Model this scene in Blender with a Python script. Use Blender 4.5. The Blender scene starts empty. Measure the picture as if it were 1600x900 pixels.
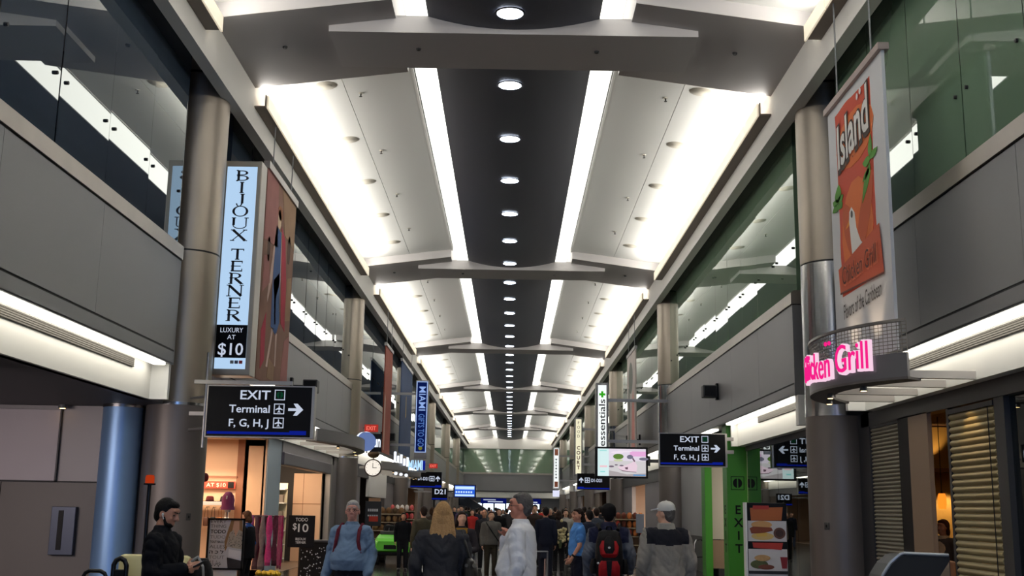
import bpy, bmesh, math, random
from mathutils import Vector, Matrix, noise
random.seed(7)
PI = math.pi
SC = bpy.context.scene
COL = SC.collection
# ------------------------------------------------------------------ camera
FPX = 1740.0; ROLL = 0.0165; CAM = Vector((0.06, 0.0, 1.62))
def _setup():
    dx, dy = 796 - 800, 797 - 450
    x = dx + ROLL * dy; y = dy - ROLL * dx
    return math.atan(y / FPX), math.atan(x / math.hypot(FPX, y))
PITCH, YAW = _setup()
def ray(px, py):
    dx, dy = px - 800, py - 450
    c, s = math.cos(ROLL), math.sin(ROLL)
    x = dx * c + dy * s; y = dy * c - dx * s
    v = Vector((x, FPX, -y))
    cp, sp = math.cos(PITCH), math.sin(PITCH)
    v = Vector((v.x, v.y * cp - v.z * sp, v.y * sp + v.z * cp))
    cy, sy = math.cos(YAW), math.sin(YAW)
    return Vector((v.x * cy - v.y * sy, v.x * sy + v.y * cy, v.z))
def atY(px, py, Y):
    v = ray(px, py); return CAM + v * ((Y - CAM.y) / v.y)
cam = bpy.data.cameras.new('camera'); camo = bpy.data.objects.new('camera', cam); COL.objects.link(camo)
cam.sensor_width = 36; cam.lens = 36 * FPX / 1600; cam.clip_end = 400
_f = ray(800, 450).normalized(); _r = (ray(900, 450) - ray(800, 450)).normalized(); _u = _r.cross(_f)
camo.matrix_world = Matrix.Translation(CAM) @ Matrix((_r, _u, -_f)).transposed().to_4x4()
SC.camera = camo
# ------------------------------------------------------------------ world, exposure
w = bpy.data.worlds.new('world'); SC.world = w; w.use_nodes = True
bg = w.node_tree.nodes['Background']; bg.inputs[0].default_value = (0.55, 0.62, 0.75, 1); bg.inputs[1].default_value = 0.10
SC.view_settings.view_transform = 'Standard'; SC.view_settings.look = 'None'
SC.view_settings.exposure = 0.0; SC.view_settings.gamma = 1.0
try: SC.view_settings.use_curve_mapping = False
except Exception: pass
# light levels
COVE_W = 380.0      # each cove lamp, watts
SLOT_E = 2.8       # luminous slots beside the dark vault
DOWN_E = 22.0       # downlight lens radiance
STRIP_E = 7.0       # linear lamps under the parapets
SHOP_W = 90.0
DAY_E = 2.6         # daylight windows at the hall end behind the photographer
BAY = 18.4; BEAM0 = 16.5; NB0, NB1 = -1, 5
# ------------------------------------------------------------------ helpers
def lin(c):
    return tuple(((v / 255) / 12.92 if v / 255 <= 0.04045 else (((v / 255) + 0.055) / 1.055) ** 2.4) for v in c)
_M = {}
def mat(name, rgb=(128, 128, 128), rough=0.5, metal=0.0, emit=0.0, spec=0.5, bump=None, var=0.0, vscale=6.0, alpha=1.0, ecol=None):
    if name in _M: return _M[name]
    m = bpy.data.materials.new(name); m.use_nodes = True; _M[name] = m
    nt = m.node_tree; b = nt.nodes['Principled BSDF']
    c = lin(rgb) + (1,)
    b.inputs['Base Color'].default_value = c; b.inputs['Roughness'].default_value = rough
    b.inputs['Metallic'].default_value = metal; b.inputs['Specular IOR Level'].default_value = spec
    b.inputs['Alpha'].default_value = alpha
    if emit: 
        b.inputs['Emission Color'].default_value = (lin(ecol) + (1,)) if ecol else c; b.inputs['Emission Strength'].default_value = emit
    if var or bump:
        tc = nt.nodes.new('ShaderNodeTexCoord')
        n = nt.nodes.new('ShaderNodeTexNoise'); n.inputs['Scale'].default_value = vscale; n.inputs['Detail'].default_value = 4
        nt.links.new(tc.outputs['Object'], n.inputs['Vector'])
        if var:
            r = nt.nodes.new('ShaderNodeMix'); r.data_type = 'RGBA'
            r.inputs['A'].default_value = tuple(v * (1 - var) for v in c[:3]) + (1,)
            r.inputs['B'].default_value = tuple(min(1, v * (1 + var)) for v in c[:3]) + (1,)
            nt.links.new(n.outputs['Fac'], r.inputs['Factor']); nt.links.new(r.outputs['Result'], b.inputs['Base Color'])
        if bump:
            bp = nt.nodes.new('ShaderNodeBump'); bp.inputs['Strength'].default_value = bump[0]; bp.inputs['Distance'].default_value = bump[1]
            nt.links.new(n.outputs['Fac'], bp.inputs['Height']); nt.links.new(bp.outputs['Normal'], b.inputs['Normal'])
    return m
def lamp_mat(name, rgb, strength):
    if name in _M: return _M[name]
    m = bpy.data.materials.new(name); m.use_nodes = True; _M[name] = m
    nt = m.node_tree; nt.nodes.clear()
    e = nt.nodes.new('ShaderNodeEmission'); o = nt.nodes.new('ShaderNodeOutputMaterial')
    e.inputs[0].default_value = lin(rgb) + (1,); e.inputs[1].default_value = strength
    nt.links.new(e.outputs[0], o.inputs[0]); return m
def glass_mat(name, tint, body, body_amt, ior=1.5, film=0.35):
    m = bpy.data.materials.new(name); m.use_nodes = True; _M[name] = m
    nt = m.node_tree; nt.nodes.clear(); N = nt.nodes.new; L = nt.links.new
    o = N('ShaderNodeOutputMaterial'); t = N('ShaderNodeBsdfTransparent'); t.inputs[0].default_value = lin(tint) + (1,)
    d = N('ShaderNodeBsdfDiffuse'); d.inputs[0].default_value = lin(body) + (1,)
    g = N('ShaderNodeBsdfGlossy'); g.inputs['Roughness'].default_value = 0.012; g.inputs[0].default_value = (.93, .97, .95, 1)
    mx = N('ShaderNodeMixShader'); mx.inputs[0].default_value = body_amt
    fr = N('ShaderNodeFresnel'); fr.inputs[0].default_value = ior
    mx2 = N('ShaderNodeMixShader')
    L(t.outputs[0], mx.inputs[1]); L(d.outputs[0], mx.inputs[2]); m1 = N('ShaderNodeMath'); m1.operation = 'MULTIPLY'; m1.inputs[1].default_value = 2.0      # two faces of the sheet: 2R / (1 + R)
    m2 = N('ShaderNodeMath'); m2.operation = 'ADD'; m2.inputs[1].default_value = 1.0
    m3 = N('ShaderNodeMath'); m3.operation = 'DIVIDE'
    L(fr.outputs[0], m1.inputs[0]); L(fr.outputs[0], m2.inputs[0]); L(m1.outputs[0], m3.inputs[0]); L(m2.outputs[0], m3.inputs[1]); L(m3.outputs[0], mx2.inputs[0])
    L(mx.outputs[0], mx2.inputs[1]); L(g.outputs[0], mx2.inputs[2]); L(mx2.outputs[0], o.inputs[0]); return m

class MB:
    """collects shapes, then links them as ONE mesh object"""
    def __init__(s): s.v = []; s.f = []; s.mi = []; s.cur = 0
    def add(s, vs, fs):
        o = len(s.v); s.v += [tuple(v) for v in vs]; s.f += [tuple(i + o for i in f) for f in fs]; s.mi += [s.cur] * len(fs); return s
    def box(s, x0, x1, y0, y1, z0, z1):
        if x0 > x1: x0, x1 = x1, x0
        if y0 > y1: y0, y1 = y1, y0
        vs = [(x, y, z) for x in (x0, x1) for y in (y0, y1) for z in (z0, z1)]
        return s.add(vs, [(0, 1, 3, 2), (4, 6, 7, 5), (0, 4, 5, 1), (2, 3, 7, 6), (0, 2, 6, 4), (1, 5, 7, 3)])
    def bbox(s, x0, x1, y0, y1, z0, z1, b=0.01):
        """box with chamfered edges"""
        bm = bmesh.new(); bmesh.ops.create_cube(bm, size=1)
        for v in bm.verts: v.co = Vector(((x0 + x1) / 2 + v.co.x * abs(x1 - x0), (y0 + y1) / 2 + v.co.y * abs(y1 - y0), (z0 + z1) / 2 + v.co.z * abs(z1 - z0)))
        bmesh.ops.bevel(bm, geom=list(bm.edges), offset=b, segments=2, affect='EDGES', profile=0.5)
        bm.verts.index_update(); s.add([v.co[:] for v in bm.verts], [[v.index for v in f.verts] for f in bm.faces]); bm.free(); return s
    def prism(s, pts, a0, a1, axis='y'):
        """2-D polygon extruded: axis y -> pts are (x,z); x -> (y,z); z -> (x,y)"""
        def P(p, a): return {'y': (p[0], a, p[1]), 'x': (a, p[0], p[1]), 'z': (p[0], p[1], a)}[axis]
        n = len(pts); vs = [P(p, a0) for p in pts] + [P(p, a1) for p in pts]
        fs = [tuple(range(n))[::-1], tuple(range(n, 2 * n))] + [(i, (i + 1) % n, n + (i + 1) % n, n + i) for i in range(n)]
        return s.add(vs, fs)
    def cyl(s, p0, p1, r0, r1=None, n=16, cap=True):
        r1 = r0 if r1 is None else r1
        p0, p1 = Vector(p0), Vector(p1); d = (p1 - p0).normalized()
        a = d.orthogonal().normalized(); b = d.cross(a)
        vs = [p0 + (a * math.cos(t) + b * math.sin(t)) * r0 for t in [2 * PI * i / n for i in range(n)]]
        vs += [p1 + (a * math.cos(t) + b * math.sin(t)) * r1 for t in [2 * PI * i / n for i in range(n)]]
        fs = [(i, (i + 1) % n, n + (i + 1) % n, n + i) for i in range(n)]
        if cap: fs += [tuple(range(n))[::-1], tuple(range(n, 2 * n))]
        return s.add(vs, fs)
    def tube(s, pts, r, n=8):
        pts = [Vector(p) for p in pts]
        for i in range(len(pts) - 1): s.cyl(pts[i], pts[i + 1], r, r, n)
        for p in pts[1:-1]: s.ball(p, (r, r, r), n, 6)
        return s
    def ball(s, c, r, n=14, m=8, rot=None):
        c = Vector(c); vs = []; fs = []
        for j in range(1, m):
            ph = PI * j / m
            for i in range(n):
                t = 2 * PI * i / n
                v = Vector((r[0] * math.sin(ph) * math.cos(t), r[1] * math.sin(ph) * math.sin(t), r[2] * math.cos(ph)))
                vs.append(c + (rot @ v if rot else v))
        top = Vector((0, 0, r[2])); vs += [c + (rot @ top if rot else top), c - (rot @ top if rot else top)]
        T, B = len(vs) - 2, len(vs) - 1
        for j in range(m - 2):
            for i in range(n): fs.append((j * n + i, (j + 1) * n + i, (j + 1) * n + (i + 1) % n, j * n + (i + 1) % n))
        fs += [(T, i, (i + 1) % n) for i in range(n)] + [(B, (m - 2) * n + (i + 1) % n, (m - 2) * n + i) for i in range(n)]
        return s.add(vs, fs)
    def cap(s, p0, r0, p1, r1, n=12):
        """tapered limb with round ends"""
        s.cyl(p0, p1, r0, r1, n); s.ball(p0, (r0,) * 3, n, 8); s.ball(p1, (r1,) * 3, n, 8); return s
    def loft(s, rings):
        """closed body through rings of equal length"""
        n = len(rings[0]); vs = [p for r in rings for p in r]; fs = []
        for j in range(len(rings) - 1):
            for i in range(n): fs.append((j * n + i, j * n + (i + 1) % n, (j + 1) * n + (i + 1) % n, (j + 1) * n + i))
        fs += [tuple(range(n))[::-1], tuple(range((len(rings) - 1) * n, len(rings) * n))]
        return s.add(vs, fs)
    def eloft(s, rows, n=20):
        """rows: (z, halfwidth, halfdepth, x offset, y offset)"""
        return s.loft([[(r[3] + r[1] * math.cos(2 * PI * i / n), r[4] + r[2] * math.sin(2 * PI * i / n), r[0]) for i in range(n)] for r in rows])
    def disc(s, c, r, nrm=(0, 0, 1), n=20, sx=1.0):
        c = Vector(c); d = Vector(nrm).normalized()
        a = Vector((0, 0, 1)).cross(d); a = a.normalized() if a.length > 1e-4 else Vector((1, 0, 0)); b = d.cross(a)
        return s.add([c + a * math.cos(2 * PI * i / n) * r * sx + b * math.sin(2 * PI * i / n) * r for i in range(n)], [tuple(range(n))])
    def poly(s, pts): return s.add(pts, [tuple(range(len(pts)))])
    def build(s, name, m, parent=None, smooth=False, off=None, recalc=True):
        me = bpy.data.meshes.new(name)
        o = Vector(off) if off is not None else (Vector(parent.get('_o', (0, 0, 0))) if parent else Vector((0, 0, 0)))
        me.from_pydata([tuple(Vector(v) - o) for v in s.v], [], s.f)
        if recalc:
            bm = bmesh.new(); bm.from_mesh(me); bmesh.ops.recalc_face_normals(bm, faces=bm.faces); bm.to_mesh(me); bm.free()
        for mm in (m if isinstance(m, (list, tuple)) else [m]): me.materials.append(mm)
        if any(s.mi):
            for p, i in zip(me.polygons, s.mi): p.material_index = i
        return link(name, me, parent, smooth)
def _each(s, name, m, parent, smooth=False):
    """every separate piece becomes a part of its own"""
    par = list(range(len(s.v)))
    def fd(i):
        while par[i] != i: par[i] = par[par[i]]; i = par[i]
        return i
    for f in s.f:
        for i in f[1:]: par[fd(i)] = fd(f[0])
    grp = {}
    for f in s.f: grp.setdefault(fd(f[0]), []).append(f)
    out = []
    for g in grp.values():
        ix = sorted({i for f in g for i in f}); mp = {q: k for k, q in enumerate(ix)}
        b = MB(); b.add([s.v[i] for i in ix], [[mp[i] for i in f] for f in g]); out.append(b.build(name, m, parent, smooth))
    return out
MB.each = _each
def link(name, me, parent=None, smooth=False):
    if smooth:
        for p in me.polygons: p.use_smooth = True
        if smooth != 'all':
            try: me.set_sharp_from_angle(angle=math.radians(38))
            except Exception: pass
    ob = bpy.data.objects.new(name, me); COL.objects.link(ob)
    if parent: ob.parent = parent
    return ob
ROOTS = []
def tag(o, label=None, cat=None, group=None, kind=None):
    if label: o['label'] = label
    if cat: o['category'] = cat
    if group: o['group'] = group
    if kind: o['kind'] = kind
    return o
def thing(name, label, cat, loc=(0, 0, 0), group=None, kind=None, rz=0.0):
    """an Empty at the thing's base; its parts are built in the world and shifted by loc"""
    o = bpy.data.objects.new(name, None); COL.objects.link(o); o.empty_display_size = 0.2
    o.location = loc; o.rotation_euler.z = rz; o['_o'] = (0.0, 0.0, 0.0) if rz else tuple(float(v) for v in loc); ROOTS.append(o)
    return tag(o, label, cat, group, kind)
def copy_tree(o, parent=None):
    c = o.copy(); COL.objects.link(c)
    if parent: c.parent = parent
    else: ROOTS.append(c)
    for ch in list(o.children): copy_tree(ch, c)
    return c
def struct(name, b, m, parent=None, smooth=False, label=None):
    o = b.build(name, m, parent, smooth)
    if not parent: tag(o, label, None, None, 'structure')
    return o
def area(name, loc, target, sx, sy, watts, rgb=(255, 255, 255), parent=None, spread=PI):
    l = bpy.data.lights.new(name, 'AREA'); l.shape = 'RECTANGLE'; l.size = sx; l.size_y = sy; l.energy = watts; l.color = lin(rgb); l.spread = spread
    o = bpy.data.objects.new(name, l); COL.objects.link(o); o.location = loc
    d = (Vector(target) - Vector(loc)).normalized()
    # keep the y side of the lamp along the hall
    z = -d; y = Vector((0, 1, 0)) if abs(d.y) < 0.9 else Vector((0, 0, 1)); x = y.cross(z).normalized(); y = z.cross(x)
    o.rotation_euler = Matrix((x, y, z)).transposed().to_euler()
    return o
_FC = {}
def glyphs(body, fat=0.0, space=1.0):
    k = (body, fat, space)
    if k in _FC: return _FC[k]
    cu = bpy.data.curves.new('glyphs', 'FONT'); cu.body = body; cu.offset = fat; cu.space_character = space; cu.resolution_u = 3
    ob = bpy.data.objects.new('glyphs', cu); me = bpy.data.meshes.new_from_object(ob)
    vs = [tuple(v.co[:2]) for v in me.vertices]; fs = [tuple(p.vertices) for p in me.polygons]
    bpy.data.objects.remove(ob); bpy.data.curves.remove(cu); bpy.data.meshes.remove(me)
    _FC[k] = (vs, fs); return vs, fs
def text(b, body, org, h, ux=(1, 0, 0), uy=(0, 0, 1), nrm=(0, -1, 0), t=0.006, width=None, align='l', fat=0.0, space=1.0, slant=0.0):
    """letters as raised solids: org = baseline point, h = height of the tallest letter"""
    vs, fs = glyphs(body, fat, space)
    if not vs: return
    x0 = min(v[0] for v in vs); x1 = max(v[0] for v in vs); y1 = max(v[1] for v in vs)
    sy = h / y1; sx = sy if width is None else width / (x1 - x0)
    wd = (x1 - x0) * sx; sh = {'l': 0, 'c': -wd / 2, 'r': -wd}[align]
    ux, uy, nrm, org = Vector(ux), Vector(uy), Vector(nrm), Vector(org)
    P = [org + ux * ((v[0] - x0) * sx + sh + slant * v[1] * sy) + uy * (v[1] * sy) + nrm * t for v in vs]
    b.add(P, fs)
    # sides: rim of each letter
    from collections import Counter
    ec = Counter(); 
    for f in fs:
        for i in range(len(f)): ec[tuple(sorted((f[i], f[(i + 1) % len(f)])))] += 1
    rim = [e for e, c in ec.items() if c == 1]
    if rim and t > 0.003:
        o = len(b.v); b.v += [tuple(p) for p in P] + [tuple(p - nrm * t) for p in P]; n = len(P)
        for a, c in rim: b.f.append((o + a, o + c, o + n + c, o + n + a)); b.mi.append(b.cur)
    return wd
def remesh(b, voxel, smooth=4, name='m'):
    me = bpy.data.meshes.new(name); me.from_pydata(b.v, [], b.f)
    bm = bmesh.new(); bm.from_mesh(me); bmesh.ops.recalc_face_normals(bm, faces=bm.faces); bm.to_mesh(me); bm.free()
    ob = bpy.data.objects.new(name, me); COL.objects.link(ob)
    md = ob.modifiers.new('r', 'REMESH'); md.mode = 'VOXEL'; md.voxel_size = voxel
    if smooth: s = ob.modifiers.new('s', 'SMOOTH'); s.factor = 0.5; s.iterations = smooth
    dg = bpy.context.evaluated_depsgraph_get(); dg.update()
    m2 = bpy.data.meshes.new_from_object(ob.evaluated_get(dg)); bpy.data.objects.remove(ob); bpy.data.meshes.remove(me)
    m2.name = name; return m2
ORD = ['first', 'second', 'third', 'fourth', 'fifth', 'sixth', 'seventh', 'eighth', 'ninth', 'tenth', 'eleventh', 'twelfth', 'thirteenth', 'fourteenth', 'fifteenth', 'sixteenth', 'seventeenth', 'eighteenth', 'nineteenth', 'twentieth', 'twenty-first', 'twenty-second', 'twenty-third', 'twenty-fourth', 'twenty-fifth', 'twenty-sixth', 'twenty-seventh', 'twenty-eighth', 'twenty-ninth', 'thirtieth', 'thirty-first', 'thirty-second', 'thirty-third', 'thirty-fourth', 'thirty-fifth', 'thirty-sixth', 'thirty-seventh', 'thirty-eighth', 'thirty-ninth', 'fortieth', 'forty-first', 'forty-second', 'forty-third', 'forty-fourth']
# ------------------------------------------------------------------ materials of the hall
WHITE = mat('white ceiling panel', (226, 226, 222), 0.7, bump=(0.02, 0.01))
BEAM = mat('grey painted beam', (176, 172, 170), 0.65)
EAVE = mat('grey painted eave', (222, 219, 213), 0.6)
DARK = mat('dark ceiling planks', (62, 64, 74), 0.42, spec=0.4)
BLACK = mat('black reveal', (12, 12, 13), 0.6)
PANEL = mat('satin grey wall panel', (128, 127, 129), 0.42, 0.25, var=0.05, vscale=0.7)
STEEL = mat('brushed steel cap', (168, 160, 150), 0.34, 0.85, var=0.10, vscale=3)
COLU = mat('satin steel column', (160, 150, 138), 0.40, 0.80, var=0.08, vscale=2)
COLM = mat('polished steel column', (176, 176, 178), 0.20, 1.0, bump=(0.05, 0.02), vscale=3)
COLL = mat('clad column base', (112, 105, 101), 0.46, 0.45, var=0.05, vscale=2)
FASC = mat('white fascia', (232, 231, 226), 0.5)
SOFF = mat('dark soffit', (72, 70, 74), 0.6)
GRIL = mat('perforated grille', (96, 92, 86), 0.6, 0.3)
TRIMG = mat('grey metal trim', (120, 120, 122), 0.4, 0.5)
GL_L = glass_mat('blue grey glass', (92, 108, 116), (60, 74, 92), 0.80, 1.72)
GL_R = glass_mat('green glass', (118, 152, 128), (124, 152, 126), 0.85, 1.72)
SHOPG = glass_mat('shop window glass', (150, 160, 155), (34, 38, 36), 0.22, 1.5)
def plank_mat():
    m = DARK; nt = m.node_tree; b = nt.nodes['Principled BSDF']
    tc = nt.nodes.new('ShaderNodeTexCoord'); br = nt.nodes.new('ShaderNodeTexBrick'); mp = nt.nodes.new('ShaderNodeMapping')
    mp.inputs['Rotation'].default_value = (0, 0, 0); br.inputs['Scale'].default_value = 1.0
    br.inputs['Brick Width'].default_value = 1.1; br.inputs['Row Height'].default_value = 0.16; br.inputs['Mortar Size'].default_value = 0.006
    bp = nt.nodes.new('ShaderNodeBump'); bp.inputs['Strength'].default_value = 0.35; bp.inputs['Distance'].default_value = 0.01; bp.invert = True
    nt.links.new(tc.outputs['Object'], mp.inputs[0]); nt.links.new(mp.outputs[0], br.inputs[0]); nt.links.new(br.outputs['Fac'], bp.inputs['Height']); nt.links.new(bp.outputs['Normal'], b.inputs['Normal'])
plank_mat()
def floor_mat():
    m = mat('polished terrazzo', (62, 61, 60), 0.16, spec=0.6); nt = m.node_tree; b = nt.nodes['Principled BSDF']
    tc = nt.nodes.new('ShaderNodeTexCoord'); v = nt.nodes.new('ShaderNodeTexVoronoi'); v.inputs['Scale'].default_value = 60
    ch = nt.nodes.new('ShaderNodeTexChecker'); ch.inputs['Scale'].default_value = 0.35
    ch.inputs[1].default_value = lin((66, 64, 62)) + (1,); ch.inputs[2].default_value = lin((46, 46, 47)) + (1,)
    mx = nt.nodes.new('ShaderNodeMix'); mx.data_type = 'RGBA'; mx.blend_type = 'MULTIPLY'; mx.inputs['Factor'].default_value = 0.25
    nt.links.new(tc.outputs['Object'], v.inputs['Vector']); nt.links.new(tc.outputs['Object'], ch.inputs['Vector'])
    nt.links.new(ch.outputs['Color'], mx.inputs['A']); nt.links.new(v.outputs['Color'], mx.inputs['B']); nt.links.new(mx.outputs['Result'], b.inputs['Base Color'])
    return m
FLOORM = floor_mat()
YB, YE = -15.0, 127.0          # hall ends
XE = 4.77                      # eave face
PX, GX, GB, CX = 5.15, 5.25, 5.25, 5.40  # parapet face, glass line, column centre
SEG = [(YB, 17.05), (19.97, YE)]
COLY = [18.3 + BAY * k for k in range(-2, 6)]
# ------------------------------------------------------------------ floor
struct('floor', MB().box(-22, 22, YB, 175, -0.2, 0.0), FLOORM)
# ------------------------------------------------------------------ ceiling
ceil = thing('ceiling', None, None, (0, 0, 0), kind='structure')
def zarch(x): return 9.2 + (4.77 - abs(x)) * (0.37 / 2.82)
def zpan(x): return 9.46 + (4.77 - abs(x)) * (0.36 / 2.87)
SLOTM = lamp_mat('luminous slot', (255, 253, 244), SLOT_E)
for k in range(NB0 - 1, NB1 + 2):
    n = BEAM0 + BAY * k
    if n < YB - 4: continue
    b = MB()
    for s in (-1, 1):
        b.prism([(s * 4.79, 9.2), (s * 1.95, zarch(1.95)), (s * 1.93, 10.3), (s * 4.79, 10.3)], n, n + 3.0)
    b.box(-3.05, 3.05, n + 0.7, n + 2.2, 9.32, 9.62)
    for x in (-3.9, -1.6, 1.5, 3.7):                                # sprinkler holes in the underside
        pass
    bm_ = b.build('ceiling_beam', BEAM, ceil)
    if k <= 1:
        d = MB()
        for x in (-3.9, -1.62, 1.42, 3.78):
            z = zarch(x) if abs(x) > 3.05 else 9.32
            d.cyl((x, n + 1.35, z - 0.03), (x, n + 1.35, z + 0.02), 0.035, 0.05, 10)
        d.build('sprinkler', BLACK, bm_)
for k in range(NB0 - 1, NB1 + 1):
    y0 = BEAM0 + BAY * k + 2.9; y1 = BEAM0 + BAY * (k + 1) + 0.1
    for s in (-1, 1):
        xm = 3.28
        b = MB(); 
        for xa, xb in ((4.85, xm + 0.006), (xm - 0.006, 1.9)):
            b.prism([(s * xa, zpan(xa)), (s * xb, zpan(xb)), (s * xb, zpan(xb) + 0.10), (s * xa, zpan(xa) + 0.10)], y0, y1)
        b.box(s * 1.90, s * 1.935, y0, y1, zpan(1.9) - 0.02, 10.25)
        b.build('ceiling_panel', WHITE, ceil)
        t = MB(); t.prism([(s * 4.78, 8.84), (s * 4.56, 8.84), (s * 4.56, 9.08), (s * 4.58, 9.08), (s * 4.58, 8.87), (s * 4.78, 8.87)], y0 + 0.12, y1 - 0.45)
        tr = t.build('cove_trough', mat('brown grey trough', (112, 100, 88), 0.5, 0.2), ceil)
        lb = MB(); yy = y0 + 0.2
        while yy < y1 - 1.4:
            lb.box(s * 4.53, s * 4.558, yy, yy + 1.12, 8.85, 9.10); yy += 1.16
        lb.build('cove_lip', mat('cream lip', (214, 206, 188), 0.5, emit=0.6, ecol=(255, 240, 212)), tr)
# luminous slots and dark vault run the whole hall
for s in (-1, 1):
    MB().box(s * 1.40, s * 1.92, YB, YE, 10.22, 10.25).box(s * 1.425, s * 1.44, YB, YE, 9.63, 10.22).build('slot_diffuser_glow_sides', SLOTM, ceil)  # upright glowing sides are added to widen the bright band mirrored in the glass
nv = 14
pts = [(-1.42 + 2.84 * i / nv, 9.40 + 0.21 * ((-1 + 2 * i / nv) ** 2)) for i in range(nv + 1)]
MB().prism(pts + [(1.42, 10.28), (-1.42, 10.28)], YB, YE).build('vault', DARK, ceil, True)
MB().box(-9, 9, YB, YE, 10.3, 10.5).build('roof_deck', SOFF, ceil)
for s in (-1, 1):
    b = MB().box(s * XE, s * 4.98, YB, YE, 8.45, 9.45); b.box(s * XE, s * 5.0, YB, YE, 9.45, 10.3)
    b.build('eave', EAVE, ceil)
    MB().box(s * 4.98, s * 9.3, YB, YE, 8.87, 9.1).build('eave_soffit', mat('soffit grey', (120, 112, 110), 0.6), ceil)
# cove lamps
for k in range(NB0 - 1, NB1 + 1):
    y0 = BEAM0 + BAY * k + 3.1; y1 = BEAM0 + BAY * (k + 1) - 0.4
    for s in (-1, 1):
        area('cove_lamp', (s * 4.66, (y0 + y1) / 2, 9.11), (s * 3.3, (y0 + y1) / 2, 9.9), 0.12, y1 - y0, COVE_W, (255, 251, 244))
# ------------------------------------------------------------------ upper walls: parapets, glass, gallery behind
def upper(side):
    s = -1 if side == 'left' else 1
    root = thing('wall_' + side, None, None, (0, 0, 0), kind='structure')
    pan = MB(); cap = MB(); back = MB(); lamp = MB(); fas = MB(); gri = MB(); sof = MB()
    for a, e in SEG:
        y = a
        back.box(s * (PX + 0.012), s * 6.14, a + 0.02, e - 0.02, 3.76, 5.62)
        while y < e - 0.01:
            y2 = min(y + 2.87, e)
            if e - y2 < 0.6: y2 = e
            pan.box(s * PX, s * (PX + 0.05), y + 0.004, y2 - 0.004, 3.955, 5.365); y = y2
        pan.box(s * PX, s * (PX + 0.05), a, e, 3.74, 3.925)
        for q in (a, e): 
            if YB < q < YE: pan.box(s * PX, s * 6.14, q - 0.02, q + 0.02, 3.74, 5.37)
        cap.prism([(s * (PX - 0.02), 5.39), (s * (PX - 0.02), 5.60), (s * (PX + 0.04), 5.645), (s * 6.16, 5.645), (s * 6.16, 5.39)], a - 0.03, e + 0.03)
        sof.box(s * PX, s * 5.5, a, e, 3.725, 3.755)
        for fa, fe in ([(a, e)] if s < 0 or a < 0 else [(a, 26.9), (28.2, e)]): lamp.box(s * (PX + 0.03), s * (PX + 0.2), fa + 0.3, fe - 0.3, 3.69, 3.724)
        for fa, fe in ([(a, e)] if s < 0 or a < 0 else [(a, 26.7), (30.7, e)]):
            fas.box(s * 5.45, s * 5.60, fa, fe, 3.19, 3.75)
            if fa == 30.7: fas.box(s * 5.3, s * 5.6, fa, fa + 0.1, 3.19, 3.725)
            if fe == 26.7: fas.box(s * 5.3, s * 5.6, fe - 0.1, fe, 3.19, 3.725)
        for q in (a, e):
            if YB < q < YE: fas.box(s * (PX + 0.03), s * 5.5, q - 0.10, q + 0.0 if q < 18 else q + 0.1, 3.19, 3.725)
    for a, e in ((YB, 16.1), (20.4, 24.3)):
        gri.box(s * 5.43, s * 5.46, a, e, 3.57, 3.70)
        for i in range(5): gri.box(s * 5.422, s * 5.43, a, e, 3.575 + i * 0.026, 3.584 + i * 0.026)
    pan.build('parapet_panel', PANEL, root); cap.build('parapet_cap', STEEL, root); back.build('parapet_core', BLACK, root)
    sof.build('parapet_soffit', TRIMG, root); fas.build('fascia', FASC, root); gri.build('grille', GRIL, root)
    lamp.build('linear_lamp', lamp_mat('linear lamp', (255, 248, 232), STRIP_E), root)
    # gallery behind the glass
    gc = (40, 50, 64) if s < 0 else (112, 142, 116)
    MB().box(s * 9.0, s * 9.2, YB, YE, 3.3, 9.0).build('gallery_wall', mat('gallery wall ' + side, gc, 0.8), root)
    MB().box(s * 5.6, s * 9.1, YB, YE, 3.3, 3.72).build('gallery_floor', mat('gallery floor', (70, 72, 74), 0.7), root)
    # panes
    idx = 1 if s < 0 else 11
    gm = GL_L if s < 0 else GL_R
    rnd = random.Random(3 + s)
    def pane(b, x, y0, y1, z0, z1, tilt, lean):
        h = (y1 - y0) / 2; dx = h * math.tan(tilt); dz = (z1 - z0) / 2 * math.tan(lean)
        p = [(s * GB - dx - dz, y0, z0), (s * GB + dx - dz, y1, z0), (x + dx + dz, y1, z1), (x - dx + dz, y0, z1)]
        b.add(p, [(0, 1, 2, 3) if s < 0 else (3, 2, 1, 0)])
    PW = 1.62
    bays = []
    y = 17.13
    while y > YB: bays.insert(0, (y - PW, y)); y -= PW
    y = 19.97
    while y < YE - 0.5: bays.append((y, min(y + PW, YE))); y += PW
    groups = {}
    for p in bays: groups.setdefault(int((p[0] - 17.5 + BAY * 10) // BAY), []).append(p)
    for g in sorted(groups):
        b = MB(); ft = []
        for a, e in groups[g]:
            pane(b, s * GX, a + 0.006, e - 0.006, 5.62, 8.87, rnd.gauss(0, 0.0022), rnd.gauss(0, 0.0012))
            if 4 < a < 60: ft += [a + 0.16, e - 0.16]
        if g == 9: b.add([(s * GB, 17.13, 5.62), (s * 8.9, 17.13, 5.62), (s * 8.9, 17.13, 8.87), (s * GX, 17.13, 8.87)], [(0, 1, 2, 3) if s < 0 else (3, 2, 1, 0)])
        if g == 10: b.add([(s * GB, 19.97, 5.62), (s * 8.9, 19.97, 5.62), (s * 8.9, 19.97, 8.87), (s * GX, 19.97, 8.87)], [(3, 2, 1, 0) if s < 0 else (0, 1, 2, 3)])
        wn = b.build('window_%d' % idx, gm, recalc=False); idx += 1; tag(wn, None, None, None, 'structure')
        for y in ft:
            MB().cyl((s * (GX - 0.028), y, 6.48), (s * (GX + 0.02), y, 6.48), 0.022, 0.026, 10).build('glass_fitting', mat('dark fitting', (48, 46, 44), 0.4, 0.7), wn, True)
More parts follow.
